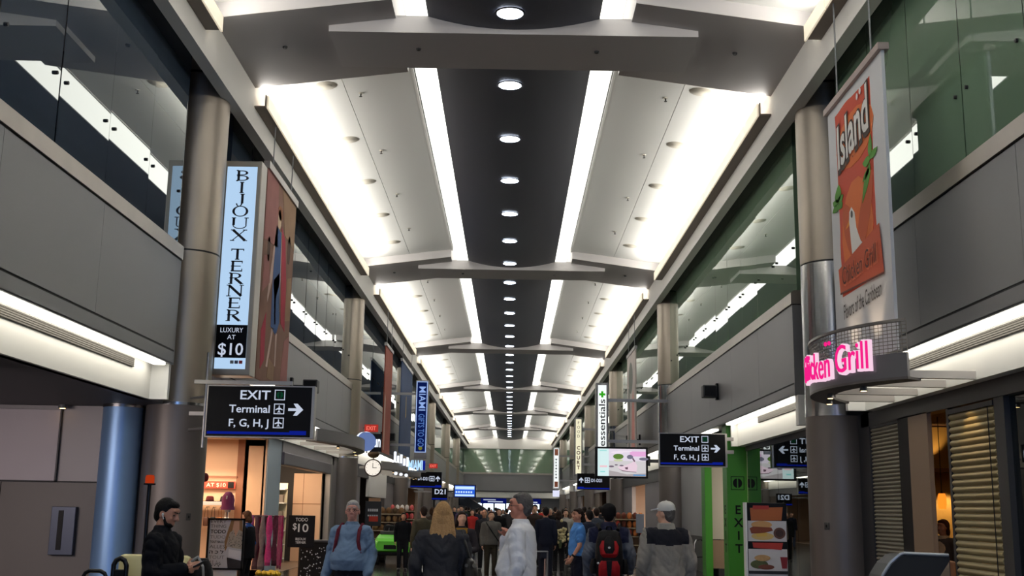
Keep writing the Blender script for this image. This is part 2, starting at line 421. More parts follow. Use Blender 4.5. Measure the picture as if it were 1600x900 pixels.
    for a, e in SEG:
        MB().box(s * (GX - 0.015), s * (GX + 0.02), a, e, 8.83, 8.87).build('glass_rail', BLACK, root)
    return root
WL = upper('left'); WR = upper('right')
# ------------------------------------------------------------------ columns
def column(side, i, y):
    s = -1 if side == 'left' else 1
    c = thing('column', None, None, (s * CX, y, 0), kind='structure')
    MB().cyl((s * CX, y, 0), (s * CX, y, 3.19), 0.5, 0.5, 40).build('column_base', COLL, c, True)
    MB().cyl((s * CX, y, 3.19), (s * CX, y, 3.235), 0.507, 0.507, 40).build('ring', COLM, c, True)
    MB().cyl((s * CX, y, 3.235), (s * CX, y, 5.72), 0.5, 0.5, 40).build('column_sleeve', COLM if s > 0 else COLU, c, True)
    MB().cyl((s * CX, y, 5.72), (s * CX, y, 5.75), 0.49, 0.49, 40).build('seam', BLACK, c, True)
    MB().cyl((s * CX, y, 5.75), (s * CX, y, 8.82), 0.5, 0.5, 40).build('column_shaft', COLU, c, True)
    MB().cyl((s * CX, y, 8.82), (s * CX, y, 8.87), 0.47, 0.47, 40).build('column_collar', BLACK, c, True)
for side in ('left', 'right'):
    for i, y in enumerate(COLY): column(side, i, y)
# ------------------------------------------------------------------ hall ends
e = thing('wall_front', None, None, (0, YE, 0), kind='structure')
MB().box(-6, 6, YE, YE + 0.4, 8.40, 10.3).build('header', EAVE, e)
b = MB(); x = -5.2
b.box(-6, 6, YE + 0.3, YE + 0.6, 3.75, 5.55); b.build('parapet_panel', PANEL, e)
MB().box(-6, 6, YE + 0.15, YE + 0.62, 5.55, 5.75).build('parapet_cap', STEEL, e)
MB().box(-6, 6, YE + 0.1, YE + 0.6, 3.60, 3.74).build('parapet_trim', SOFF, e)
MB().box(-7, 7, YE + 0.2, YE + 0.7, 2.98, 3.60).build('lower_band', FASC, e)
MB().box(-9, 9, YE + 4, YE + 4.2, 3.3, 9.0).build('gallery_wall', mat('gallery wall end', (70, 104, 82), 0.8), e)
b = MB()
for i in range(8): b.box(-5.2 + i * 1.3, -5.2 + (i + 1) * 1.3 - 0.015, YE + 0.38, YE + 0.39, 5.7, 8.45)
tag(b.build('window_30', GL_R), None, None, None, 'structure')
b = MB().box(-22, 22, YB - 0.3, YB, 0, 10.5)
struct('wall_back', b, mat('back wall', (120, 118, 116), 0.7))
b = MB()
for i in range(4):
    for j in range(4): b.box(-4.6 + i * 2.35, -4.6 + i * 2.35 + 2.15, YB + 0.02, YB + 0.05, 0.3 + j * 2.3, 0.3 + j * 2.3 + 2.1)
struct('window_31', b, lamp_mat('daylight window', (140, 184, 255), DAY_E))
b = MB()
for i in range(5): b.box(-4.75 + i * 2.35, -4.60 + i * 2.35, YB + 0.02, YB + 0.12, 0.1, 9.4)
for j in range(5): b.box(-4.75, 4.8, YB + 0.02, YB + 0.11, 0.1 + j * 2.3, 0.3 + j * 2.3)
struct('trim_1', b, BLACK)
# ------------------------------------------------------------------ downlights
def ordn(i): return ORD[i]
dl = None
for i in range(0, 36):
    y = 16.57 + 3.0667 * (i - 1)
    lab = '%s round recessed downlight from the camera in the dark ceiling vault' % ordn(i)
    t = thing('downlight', lab, 'ceiling light', (-0.06, y, 9.39), 'downlights along the dark vault')
    if dl is None:
        t['_o'] = (0.0, 0.0, 0.0); r = MB(); n = 28
        vs = []
        for q in range(n):
            a = 2 * PI * q / n; c, s_ = math.cos(a), math.sin(a)
            vs += [(0.245 * c, 0.245 * s_, 0.004), (0.215 * c, 0.215 * s_, -0.012), (0.205 * c, 0.205 * s_, 0.0)]
        fs = []
        for q in range(n):
            p = (q + 1) % n; fs += [(3 * q, 3 * p, 3 * p + 1, 3 * q + 1), (3 * q + 1, 3 * p + 1, 3 * p + 2, 3 * q + 2)]
        r.add(vs, fs); dl = (r.build('trim_ring', mat('black trim ring', (30, 30, 32), 0.4), t), MB().disc((0, 0, -0.003), 0.208, (0, 0, -1), 28).build('lens', lamp_mat('downlight lens', (225, 236, 255), DOWN_E), t))
        for d in dl: 
            for v in d.data.vertices: pass
    else:
        for d in dl: c = d.copy(); COL.objects.link(c); c.parent = t
for o in dl: o.data.transform(Matrix.Identity(4))
# vents and sprinklers in the white panels
VM = mat('vent disc', (196, 190, 176), 0.6); SPM = mat('sprinkler', (60, 58, 54), 0.4, 0.6)
vp = None; cnt = {-1: 0, 1: 0}
for k in range(0, 4):
    for j in range(5):
        for s in (-1, 1):
            y = 20.35 + 3.2 * j + BAY * k; x = s * 3.62
            nm = 'left' if s < 0 else 'right'
            t = thing('ceiling_vent', '%s flat round vent from the camera in the %s white ceiling panels' % (ordn(cnt[s]), nm), 'vent', (x, y, zpan(x)), 'round vents in the white ceiling panels', rz=0.0)
            cnt[s] += 1; sl = math.atan(0.36 / 2.87) * s
            t.rotation_euler = (0, sl, 0)
            if vp is None:
                t['_o'] = (0, 0, 0)
                vp = [MB().cyl((0, 0, -0.009), (0, 0, 0), 0.20, 0.215, 28).build('disc', VM, t, True), MB().cyl((0, 0, -0.014), (0, 0, -0.009), 0.11, 0.12, 24).build('diffuser', VM, t, True)]
            else:
                for d in vp: c = d.copy(); COL.objects.link(c); c.parent = t
sp = None; cnt = {-1: 0, 1: 0}
for k in range(0, 2):
    for j in range(4):
        for s in (-1, 1):
            y = 20.9 + 3.6 * j + BAY * k; x = s * 3.02
            nm = 'left' if s < 0 else 'right'
            t = thing('fire_sprinkler', '%s small fire sprinkler from the camera under the %s white ceiling panels' % (ordn(cnt[s]), nm), 'sprinkler', (x, y, zpan(x)), 'fire sprinklers in the white ceiling panels'); cnt[s] += 1
            if sp is None:
                t['_o'] = (0, 0, 0)
                sp = [MB().cyl((0, 0, -0.012), (0, 0, 0), 0.045, 0.05, 14).build('escutcheon', VM, t, True), MB().cyl((0, 0, -0.07), (0, 0, -0.01), 0.012, 0.014, 8).cyl((0, 0, -0.078), (0, 0, -0.07), 0.03, 0.03, 10).build('sprinkler_head', SPM, t)]
            else:
                for d in sp: c = d.copy(); COL.objects.link(c); c.parent = t
# ------------------------------------------------------------------ lower storeys
PEACH = mat('peach wall', (222, 184, 152), 0.6); PEACHD = mat('brown jamb', (150, 98, 70), 0.6)
PALEB = mat('pale blue grey pilaster', (150, 165, 178), 0.5); BEIGE = mat('beige wall', (186, 178, 164), 0.6)
TAN = mat('tan laminate', (142, 118, 96), 0.5); WAINS = mat('grey wainscot', (98, 92, 88), 0.5)
GREYW = mat('grey metal wall panel', (124, 120, 122), 0.45, 0.2, var=0.05, vscale=0.8)
PALEP = mat('pale blank panel', (168, 160, 164), 0.5, var=0.05, vscale=1.5)
BROWN = mat('dark brown', (58, 42, 34), 0.6); BLK = mat('black paint', (14, 14, 16), 0.5, spec=0.2)
CHAR = mat('charcoal', (44, 44, 47), 0.5); WHP = mat('white paint', (232, 232, 230), 0.5)
GREEN = mat('green portal paint', (60, 138, 38), 0.45); DGREEN = mat('dark green', (22, 52, 16), 0.6)
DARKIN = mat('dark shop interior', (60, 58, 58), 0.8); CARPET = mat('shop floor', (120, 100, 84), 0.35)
LIGHTW = lamp_mat('shop tube', (255, 246, 230), 6.0); WARML = lamp_mat('warm bulb', (255, 206, 140), 9.0)
def room(parent, s, x0, x1, y0, y1, z1, wall, ceilm, floorm=None):
    MB().box(s * x1, s * (x1 + 0.1), y0, y1, 0, z1).build('shop_wall', wall, parent)
    MB().box(s * x0, s * (x1 + 0.1), y0, y1, z1, z1 + 0.06).build('shop_ceiling', ceilm, parent)
    b = MB().box(s * x0, s * x1, y0 - 0.1, y0, 0, z1); b.build('party_wall', wall, parent)
    b = MB().box(s * x0, s * x1, y1, y1 + 0.1, 0, z1); b.build('party_wall', wall, parent)
    MB().box(s * x0, s * x1, y0, y1, 0.0, 0.006).build('shop_floor', floorm or CARPET, parent)
def glow(s, x, y, w, l, W, rgb, z=3.05):
    area('shop_lamp', (s * x, y, z), (s * x, y, 0), w, l, W, rgb)
# --- left alcove beside the first column
b = MB().box(-14, -5.5, YB, 18.4, 3.19, 3.3); b.build('alcove_soffit', SOFF, WL)
b = MB().box(-14, -5.92, 18.4, 18.6, 0, 3.2); b.build('alcove_wall', GREYW, WL)
MB().box(-14, -6.4, 18.37, 18.42, 0.05, 1.94).build('wainscot', WAINS, WL)
MB().box(-14, -6.4, 18.365, 18.40, 1.945, 1.965).build('reveal', BLK, WL)
b = MB()
for x in (-8.2, -9.8, -11.4): b.box(x - 0.006, x + 0.006, 18.362, 18.40, 0.05, 1.94)
b.build('joint', BLK, WL)
MB().box(-14.1, -14, YB, 18.6, 0, 3.3).build('alcove_side', GREYW, WL)
MB().cyl((-6.22, 18.1, 0), (-6.22, 18.1, 3.19), 0.31, 0.31, 40).build('curved_pilaster', mat('steel with blue daylight', (132, 166, 208), 0.42, 0.6), WL, True)  # blue of the reflected daylight is put into the steel's base colour
MB().cyl((-6.22, 18.1, 3.14), (-6.22, 18.1, 3.19), 0.32, 0.32, 40).build('ring', COLM, WL, True)
t = thing('wall_panel', 'large pale blank panel on the alcove wall left of the slotted fixture', 'panel', (-8.2, 18.36, 1.97))
MB().bbox(-9.4, -7.33, 18.33, 18.37, 1.97, 3.12, 0.006).build('face', PALEP, t)
b = MB().box(-9.42, -7.31, 18.335, 18.36, 1.955, 1.975).box(-7.335, -7.31, 18.335, 18.36, 1.955, 3.14); b.build('edge_trim', CHAR, t)
t = thing('slot_fixture', 'steel box with a tall black slot recessed in the alcove wall', 'fixture', (-7.1, 18.33, 0.8))
MB().bbox(-7.30, -6.91, 18.27, 18.36, 0.80, 1.56, 0.008).build('housing', mat('blue grey steel', (70, 76, 92), 0.4, 0.4), t)
MB().box(-7.18, -7.10, 18.262, 18.275, 0.88, 1.50).build('slot', BLK, t)
t = thing('spot_light', 'small glowing spot light under the alcove soffit', 'light', (-7.25, 18.2, 3.15))
MB().cyl((-7.25, 18.2, 3.13), (-7.25, 18.2, 3.19), 0.07, 0.06, 16).build('housing', TRIMG, t, True)
MB().disc((-7.25, 18.2, 3.128), 0.045, (0, 0, -1)).build('bulb', WARML, t)
area('alcove_fill', (-8.6, 13.0, 3.15), (-8.6, 15.0, 0), 3.0, 5.0, 420, (255, 238, 234))  # added fill light that brightens the alcove wall, no fitting there
# --- left shop beyond the first column: open front with peach walls
room(WL, -1, 5.6, 9.6, 18.95, 26.0, 3.12, PEACH, mat('cream ceiling', (228, 206, 180), 0.7))
glow(-1, 7.3, 22.6, 2.4, 5.5, SHOP_W * 2.6, (255, 226, 196))
b = MB().box(-6.08, -5.56, 26.0, 27.5, 0, 3.19); b.build('pilaster', PEACH, WL)
MB().box(-6.22, -6.06, 25.94, 26.0, 0, 3.12).build('jamb', PEACHD, WL)
b = MB().box(-5.98, -5.64, 25.985, 26.0, 0.2, 2.98); b.build('pilaster_panel', mat('light peach panel', (232, 190, 152), 0.35), WL)
MB().box(-5.565, -5.53, 26.02, 27.5, 0, 3.19).build('pilaster_return', PALEB, WL)
MB().box(-9.6, -6.2, 25.9, 26.0, 2.24, 2.28).build('picture_rail', PEACHD, WL)
area('picture_light', (-6.9, 25.6, 2.24), (-6.9, 25.95, 1.6), 1.6, 0.1, 10, (255, 226, 190))
t = thing('shop_banner', 'red wall banner with cream lettering high on the peach shop wall', 'sign', (-6.8, 25.93, 2.0))
MB().box(-7.5, -6.22, 25.88, 25.9, 2.0, 2.16).build('face', mat('red banner', (206, 62, 40), 0.6), t)
b = MB(); text(b, 'LUXURY AT $10', (-7.46, 25.875, 2.035), 0.085, width=1.02, t=0.004, fat=0.004); b.build('lettering', mat('cream letter', (250, 226, 196), 0.6), t)
MB().box(-6.39, -6.25, 25.872, 25.88, 2.01, 2.15).build('logo_patch', BLK, t)
t = thing('display_shelf', 'white wall shelf carrying hats with hanging goods below it', 'shelf', (-6.9, 25.7, 1.62))
MB().bbox(-8.2, -6.24, 25.5, 25.9, 1.62, 1.70, 0.008).build('board', WHP, t)
b = MB()
for i in range(10): b.tube([(-7.7 + i * 0.155, 25.86, 1.58), (-7.7 + i * 0.155, 25.6, 1.58)], 0.008, 6)
b.build('pegs', TRIMG, t)
HATC = [('straw yellow', (226, 178, 84)), ('maroon', (96, 26, 30)), ('dark grey', (58, 50, 48)), ('black', (26, 24, 26))]
for i, (x, (cn, c)) in enumerate(zip((-7.05, -6.72, -6.40, -7.36), HATC)):
    o = thing('brimmed_hat', cn + ' brimmed hat standing on the white wall shelf', 'hat', (x, 25.66, 1.70), 'hats on the shop shelf')
    mt = mat('hat ' + cn, c, 0.8)
    MB().cyl((x, 25.66, 1.70), (x, 25.66, 1.715), 0.15, 0.155, 22).build('brim', mt, o, True)
    b = MB().eloft([(1.71, .092, .10, x, 25.66), (1.76, .088, .098, x, 25.66), (1.81, .076, .088, x, 25.66), (1.825, .05, .065, x, 25.66)], 18); b.build('crown', mt, o, True)
    MB().eloft([(1.712, .094, .102, x, 25.66), (1.735, .093, .101, x, 25.66)], 18).build('band', BLK, o, True)
bc = [('silver', (176, 170, 164)), ('brown', (92, 56, 40)), ('black', (24, 22, 24)), ('amber', (170, 96, 40)), ('white', (220, 214, 204))]
for i in range(10):
    x = -7.7 + i * 0.155; cn, c = bc[i % 5]
    o = thing('handbag', '%s small bag hanging %s from the left under the hat shelf' % (cn, ordn(i)), 'bag', (x, 25.62, 1.2), 'bags hanging under the hat shelf')
    MB().bbox(x - 0.055, x + 0.055, 25.57, 25.66, 1.16, 1.36, 0.02).build('pouch', mat('bag ' + cn, c, 0.5), o, True)
    MB().tube([(x - 0.04, 25.62, 1.35), (x - 0.03, 25.62, 1.52), (x, 25.62, 1.585), (x + 0.03, 25.62, 1.52), (x + 0.04, 25.62, 1.35)], 0.006, 6).build('strap', mat('bag ' + cn, c, 0.5), o)
# knitted cap on a stand in front
t = thing('hat_stand', 'chrome display stand carrying a purple knitted hat by the shop front', 'display stand', (-5.15, 21.0, 0))
MB().cyl((-5.15, 21, 0), (-5.15, 21, 0.03), 0.16, 0.15, 24).build('base', TRIMG, t, True)
MB().cyl((-5.15, 21, 0.03), (-5.15, 21, 1.66), 0.012, 0.012, 10).build('pole', TRIMG, t)
MB().eloft([(1.50, .05, .05, -5.15, 21), (1.58, .075, .09, -5.15, 21), (1.68, .09, .10, -5.15, 21), (1.76, .07, .08, -5.15, 21)], 16).build('head_form', mat('head form', (206, 196, 186), 0.6), t, True)
t = thing('knitted_hat', 'purple knitted hat with a flared edge on the display stand', 'hat', (-5.15, 21.0, 1.62))
rows = [(1.54, .13, .13, -5.15, 21), (1.58, .125, .125, -5.15, 21), (1.62, .112, .118, -5.15, 21), (1.72, .118, .122, -5.15, 21), (1.80, .10, .105, -5.15, 21), (1.86, .055, .06, -5.15, 21), (1.872, .015, .02, -5.15, 21)]
MB().eloft(rows, 20).build('hat_crown', mat('purple knit', (128, 58, 98), 0.95, bump=(0.6, 0.02), vscale=70), t, True)
MB().tube([(-5.15, 20.88, 1.74), (-5.14, 20.86, 1.79)], 0.012, 6).build('clip', WHP, t)
# --- left second shop, behind the roller housing
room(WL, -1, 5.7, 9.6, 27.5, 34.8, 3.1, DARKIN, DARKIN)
glow(-1, 7.6, 31.0, 2.0, 5.0, SHOP_W * 0.9, (255, 232, 200))
b = MB().box(-5.62, -5.5, 27.5, 35.6, 2.92, 3.19); b.build('shop_header', GREYW, WL)
MB().bbox(-5.72, -5.46, 27.52, 34.9, 2.62, 2.93, 0.02).build('roller_housing', mat('lilac grey housing', (84, 80, 90), 0.4, 0.4), WL)
MB().box(-5.64, -5.48, 34.85, 35.15, 0, 3.1).build('door_frame', mat('light metal', (150, 148, 146), 0.4, 0.4), WL)
MB().box(-5.66, -5.50, 35.15, 36.3, 0, 3.19).build('door_frame', GREYW, WL)
b = MB().box(-6.55, -5.7, 34.6, 34.78, 0, 2.62); b.build('shop_partition', PEACH, WL)
MB().box(-6.25, -6.24, 34.585, 34.6, 0, 2.62).box(-6.55, -5.7, 34.585, 34.6, 1.7, 1.715).build('partition_joint', PEACHD, WL)
area('partition_light', (-6.4, 33.0, 2.7), (-6.3, 34.6, 1.2), 0.8, 0.8, 30, (255, 220, 185))
t = thing('tube_light', 'white tube light on the ceiling of the dark second shop', 'ceiling light', (-6.25, 32.5, 2.95))
MB().bbox(-6.5, -6.05, 32.1, 32.9, 3.02, 3.09, 0.01).build('housing', WHP, t)
MB().box(-6.47, -6.08, 32.13, 32.87, 3.005, 3.02).build('tube', LIGHTW, t)
t = thing('goods_shelf', 'white shelving unit full of boxed goods inside the second shop', 'shelf', (-7.05, 33.6, 0))
b = MB()
for z in (0.1, 0.5, 0.9, 1.3, 1.7, 2.1): b.box(-7.54, -6.56, 33.3, 33.75, z, z + 0.03)
b.build('boards', WHP, t); MB().box(-7.54, -6.56, 33.74, 33.78, 0, 2.3).build('back', mat('cream back', (214, 208, 180), 0.6), t)
rr = random.Random(5); n = 0
gc = [(200, 196, 180), (120, 110, 100), (60, 70, 60), (150, 60, 60), (90, 100, 130)]; gn = ['cream', 'taupe', 'dark green', 'red', 'slate']
for zi, z in enumerate((0.53, 0.93, 1.33, 1.73)):
    for i in range(5):
        q = rr.randrange(5); x = -7.49 + i * 0.185; h = rr.uniform(0.15, 0.3)
        o = MB().bbox(x, x + 0.14, 33.36, 33.6, z, z + h, 0.008).build('goods_box', mat('box ' + gn[q], gc[q], 0.6))
        tag(o, '%s goods box, %s from the left on the %s board of the white shelving' % (gn[q], ordn(i), ['second', 'third', 'fourth', 'fifth'][zi]), 'box', 'boxes on the white shelving')
# --- right: restaurant behind blinds
room(WR, 1, 5.75, 9.8, 8.0, 18.95, 3.12, mat('tan wall', (170, 138, 92), 0.7), mat('brown ceiling', (74, 50, 38), 0.7), mat('brown floor', (60, 44, 36), 0.4))
b = MB().box(5.6, 5.78, YB, 17.7, 2.98, 3.19); b.build('shop_header', mat('dark header', (52, 52, 54), 0.5), WR)
MB().box(5.60, 5.66, 15.60, 16.02, 0, 3.0).build('frame_post', BLK, WR)
MB().box(5.60, 5.66, 14.88, 15.60, 0, 3.0).build('tan_pilaster', TAN, WR)
MB().box(5.62, 5.76, 14.2, 14.27, 0, 3.0).box(5.62, 5.76, 12.58, 12.84, 0, 3.0).build('mullion', CHAR, WR)
MB().box(5.60, 5.8, 17.3, 17.85, 0, 3.19).build('frame_post', CHAR, WR)
w1 = MB().box(5.69, 5.70, 8.0, 12.58, 0.0, 3.0).build('window_41', SHOPG); tag(w1, None, None, None, 'structure')
MB().box(5.6, 5.75, YB, 8.0, 0, 3.0).build('lower_wall', GREYW, WR)
glow(1, 7.4, 13.5, 2.5, 7.0, SHOP_W * 0.18, (255, 196, 130))
# partition with shelf and pendant
b = MB().box(6.1, 9.8, 18.75, 18.9, 0, 3.1); b.build('back_partition', mat('mustard wall', (196, 158, 92), 0.8, bump=(0.2, 0.02), vscale=30), WR)
MB().box(6.6, 9.8, 18.3, 18.75, 2.34, 2.40).build('wall_shelf', mat('lit shelf', (120, 78, 48), 0.6), WR)
for x, z, tz, W in ((7.28, 2.30, 0.5, 55), (7.05, 2.42, 3.2, 16)):
    l = bpy.data.lights.new('wall_washer', 'SPOT'); l.energy = W; l.color = lin((255, 210, 140)); l.spot_size = math.radians(70); l.spot_blend = 0.5; l.shadow_soft_size = 0.03
    lo = bpy.data.objects.new('wall_washer', l); COL.objects.link(lo); lo.location = (x, 18.45, z)
    d = Vector((x, 18.75, tz)) - Vector((x, 18.45, z)); lo.rotation_euler = d.to_track_quat('-Z', 'Y').to_euler()
t = thing('pendant_lamp', 'small glowing amber pendant lamp hanging inside the restaurant', 'lamp', (6.55, 17.0, 3.1))
MB().cyl((6.55, 17, 1.97), (6.55, 17, 3.12), 0.006, 0.006, 6).build('cord', BLK, t)
MB().eloft([(1.74, .050, .050, 6.55, 17), (1.80, .062, .062, 6.55, 17), (1.92, .060, .060, 6.55, 17), (1.97, .045, .045, 6.55, 17)], 18).build('lamp_shade', lamp_mat('amber shade', (255, 128, 34), 1.5), t, True)
MB().cyl((6.55, 17, 1.96), (6.55, 17, 2.0), 0.02, 0.015, 10).build('socket', BLK, t)
def blind(label, y0, y1, z0, z1, pitch, m, x=5.64, cord=True):
    t = thing('window_blind', label, 'blind', (x, (y0 + y1) / 2, z0))
    b = MB(); z = z1
    while z > z0:
        pts = [(x - 0.028 * math.sin(PI * q / 6), z - pitch * q / 6 * 0.96) for q in range(7)]
        pts = [(p[0], p[1]) for p in pts] + [(x + 0.012, z - pitch * 0.9), (x + 0.012, z)]
        b.prism([(p[0], p[1]) for p in pts], y0, y1); z -= pitch
    b.build('slats', m, t)
    MB().box(x - 0.03, x + 0.03, y0, y1, z1, z1 + 0.06).build('head_rail', CHAR, t)
    MB().box(x - 0.025, x + 0.02, y0, y1, z0 - 0.05, z0).build('bottom_rail', CHAR, t)
    if cord:
        b = MB().cyl((x - 0.036, y0 + 0.12, z0 + 0.3), (x - 0.036, y0 + 0.12, z1), 0.006, 0.006, 6); b.build('cord', BLK, t)
    return t
blind('grey roller blind of fine slats beside the right column base', 16.03, 17.28, 0.25, 2.94, 0.058, mat('grey slat', (128, 122, 108), 0.55), cord=False)
blind('olive wooden slat blind with a pull cord beside the restaurant opening', 12.86, 14.18, 0.25, 2.90, 0.082, mat('olive wooden slat', (150, 136, 98), 0.55, var=0.15, vscale=4))
for i, (x, y) in enumerate(((5.9, 13.3), (5.95, 12.2))):
    t = thing('spot_light', ['spot light above the olive blind', 'spot light right of the olive blind, nearest the frame edge'][i], 'light', (x, y, 3.05))
    MB().cyl((x, y, 2.98), (x, y, 3.1), 0.07, 0.05, 16).build('housing', CHAR, t, True)
    MB().disc((x, y, 2.978), 0.055, (0, 0, -1)).build('bulb', WARML, t)
for y in (13.5,):
    l = bpy.data.lights.new('blind_spot', 'SPOT'); l.energy = 12; l.color = lin((255, 214, 150)); l.spot_size = math.radians(80); l.shadow_soft_size = 0.04
    lo = bpy.data.objects.new('blind_spot', l); COL.objects.link(lo); lo.location = (5.35, y, 3.1); lo.rotation_euler = (Vector((5.64, y, 1.4)) - Vector((5.35, y, 3.1))).to_track_quat('-Z', 'Y').to_euler()
# --- right: dark glazed dining room, mirror-like front
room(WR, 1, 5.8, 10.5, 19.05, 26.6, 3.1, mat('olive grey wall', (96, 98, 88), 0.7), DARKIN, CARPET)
glow(1, 8.3, 22.5, 2.0, 4.5, SHOP_W * 0.25, (255, 236, 205))
b = MB()
for i in range(5): b.box(5.655, 5.665, 19.0 + i * 1.52 + 0.01, 19.0 + (i + 1) * 1.52 - 0.01, 0.12, 3.1)
tag(b.build('window_42', SHOPG), None, None, None, 'structure')
MB().box(5.62, 5.74, 18.95, 26.6, 0, 0.12).box(5.62, 5.74, 18.95, 26.6, 3.08, 3.19).build('shop_sill', CHAR, WR)
MB().bbox(6.3, 7.0, 20.2, 25.6, 0, 1.15, 0.03).build('dining_counter', CHAR, WR)
b = MB()
for y in (20.9, 21.9, 22.9, 23.9): b.bbox(6.24, 6.30, y, y + 0.55, 0.55, 1.05, 0.01)
b.build('counter_panels', mat('grey panel', (150, 150, 152), 0.5), WR)
b = MB()
for y in (20.6, 21.6, 22.6, 23.6, 24.6): b.box(7.6, 7.9, y, y + 0.7, 2.5, 2.72)
b.build('menu_lightboxes', lamp_mat('menu lightbox', (236, 240, 226), 0.9), WR)
b = MB()
for y in (20.6, 22.2, 24.0, 25.2): b.cyl((6.9, y, 2.34), (6.9, y, 2.42), 0.05, 0.03, 10)
b.build('dining_lamps', lamp_mat('dining lamp', (255, 226, 180), 5.0), WR)
# --- right: green exit portal
po = thing('door_1', None, None, (5.45, 27.0, 0), kind='structure')
def portal(y0, xr=5.74):
    pp = MB().bbox(5.25, xr, y0, y0 + 0.55, 0.0, 3.72, 0.01).build('portal_post', GREEN, po)
    if xr < 5.6: return
    b = MB()
    for i, ch in enumerate('EXIT'): text(b, ch, (5.50, y0 - 0.002, 1.62 - i * 0.30), 0.2, align='c', t=0.005, fat=0.02)
    b.build('lettering', BLK, pp, off=po['_o'])
    b = MB()
    for i, ch in enumerate('EXIT'): text(b, ch, (5.248, y0 + 0.28, 1.62 - i * 0.30), 0.2, ux=(0, -1, 0), nrm=(-1, 0, 0), align='c', t=0.005, fat=0.02)
    b.build('side_lettering', BLK, pp, off=po['_o'])
    b = MB(); z = 2.34; c = 5.50
    b.box(c - .16, c + .16, y0 - 0.004, y0, z - 0.16, z - 0.145).box(c - .16, c + .16, y0 - 0.004, y0, z + 0.145, z + 0.16).box(c - .16, c - .145, y0 - 0.004, y0, z - 0.16, z + 0.16).box(c + .145, c + .16, y0 - 0.004, y0, z - 0.16, z + 0.16)
    for sg in (-1, 1):
        b.prism([(c + sg * 0.015, z - 0.11)] + [(c + sg * (0.015 + 0.095 * math.sin(PI * q / 10)), z - 0.11 * math.cos(PI * q / 10)) for q in range(1, 10)] + [(c + sg * 0.015, z + 0.11)], y0 - 0.004, y0)
    b.build('pictogram', BLK, pp, off=po['_o'])
portal(27.0); portal(30.1, 5.44)
b = MB().box(5.44, 9, 30.25, 30.4, 0.95, 3.3); b.build('corridor_wall', BEIGE, WR)
MB().box(5.44, 9, 30.22, 30.4, 0.2, 0.93).build('wainscot', TAN, WR); MB().box(5.6, 9, 30.2, 30.4, 0, 0.2).build('skirting', CHAR, WR)
MB().box(9, 9.1, 26.8, 30.4, 0, 3.3).box(5.75, 9, 26.75, 26.85, 0, 3.3).build('corridor_side', BEIGE, WR)
MB().box(5.6, 9.1, 25.6, 30.4, 3.2, 3.3).build('corridor_ceiling', WHP, WR)
glow(1, 7.0, 28.3, 0.6, 2.0, SHOP_W * 0.7, (255, 244, 228), 3.15)
MB().box(5.55, 5.75, 30.66, 36.4, 0.98, 3.19).build('lower_wall', mat('pale grey wall', (150, 150, 152), 0.5), WR)
MB().box(5.53, 5.75, 30.66, 36.4, 0.0, 0.97).build('wainscot', mat('dark wainscot', (74, 72, 72), 0.5), WR)
t = thing('grab_rail', 'bent chrome rail standing in front of the dark wainscot', 'rail', (5.2, 31.2, 0))
MB().tube([(5.1, 31.0, 0), (5.1, 31.0, 0.8), (5.16, 31.05, 0.9), (5.3, 31.2, 0.92), (5.42, 31.3, 0.85), (5.45, 31.32, 0)], 0.02, 8).build('hoop', COLM, t, True)
MB().cyl((5.1, 31, 0.45), (5.45, 31.32, 0.45), 0.015, 0.015, 8).build('crossbar', COLM, t)
# --- farther shops on both sides
far = [('left', 1, 'dark', (70, 66, 66)), ('right', 1, 'peach', (230, 204, 184)), ('left', 2, 'tan', (170, 140, 112)), ('right', 2, 'brown', (110, 84, 68)),
       ('left', 3, 'grey', (120, 120, 122)), ('right', 3, 'tan', (150, 128, 104)), ('left', 4, 'grey', (110, 110, 112)), ('right', 4, 'grey', (116, 112, 108))]
for side, k, nm, c in far:
    s = -1 if side == 'left' else 1; P_ = WL if s < 0 else WR
    ya, yb = COLY[2 + k] + 0.4, COLY[3 + k] - 0.4
    room(P_, s, 5.7, 9.5, ya, yb, 3.1, mat('far wall ' + nm, c, 0.6), DARKIN)
    l_ = yb - ya
    MB().box(s * 5.55, s * 5.72, ya, ya + l_ * (0.30 if s < 0 else 0.50), 0, 3.1).box(s * 5.55, s * 5.72, yb - l_ * 0.22, yb, 0, 3.1).build('shop_pier', GREYW if k % 2 else mat('pier brown', (104, 90, 80), 0.5), P_)
    MB().box(s * 5.5, s * 5.72, ya, yb, 2.75, 3.19).build('shop_header', CHAR if k % 2 else GREYW, P_)
    glow(s, 7.4, (ya + yb) / 2, 2.0, l_ * 0.5, SHOP_W * 1.0 * (8.0 if nm == 'peach' else 1.2 if nm == 'tan' else 0.4), (255, 236, 214))
MB().box(-5.6, -5.45, 44.5, 50.5, 2.05, 3.1).build('white_bulkhead', WHP, WL)
MB().box(-6.2, -5.7, 50.4, 50.6, 0, 2.05).build('peach_wall', PEACH, WL)
for s in (-1, 1): MB().box(s * 9.6, s * 9.8, 18, YE, 0, 3.3).build('shop_backing', DARKIN, WL if s < 0 else WR)
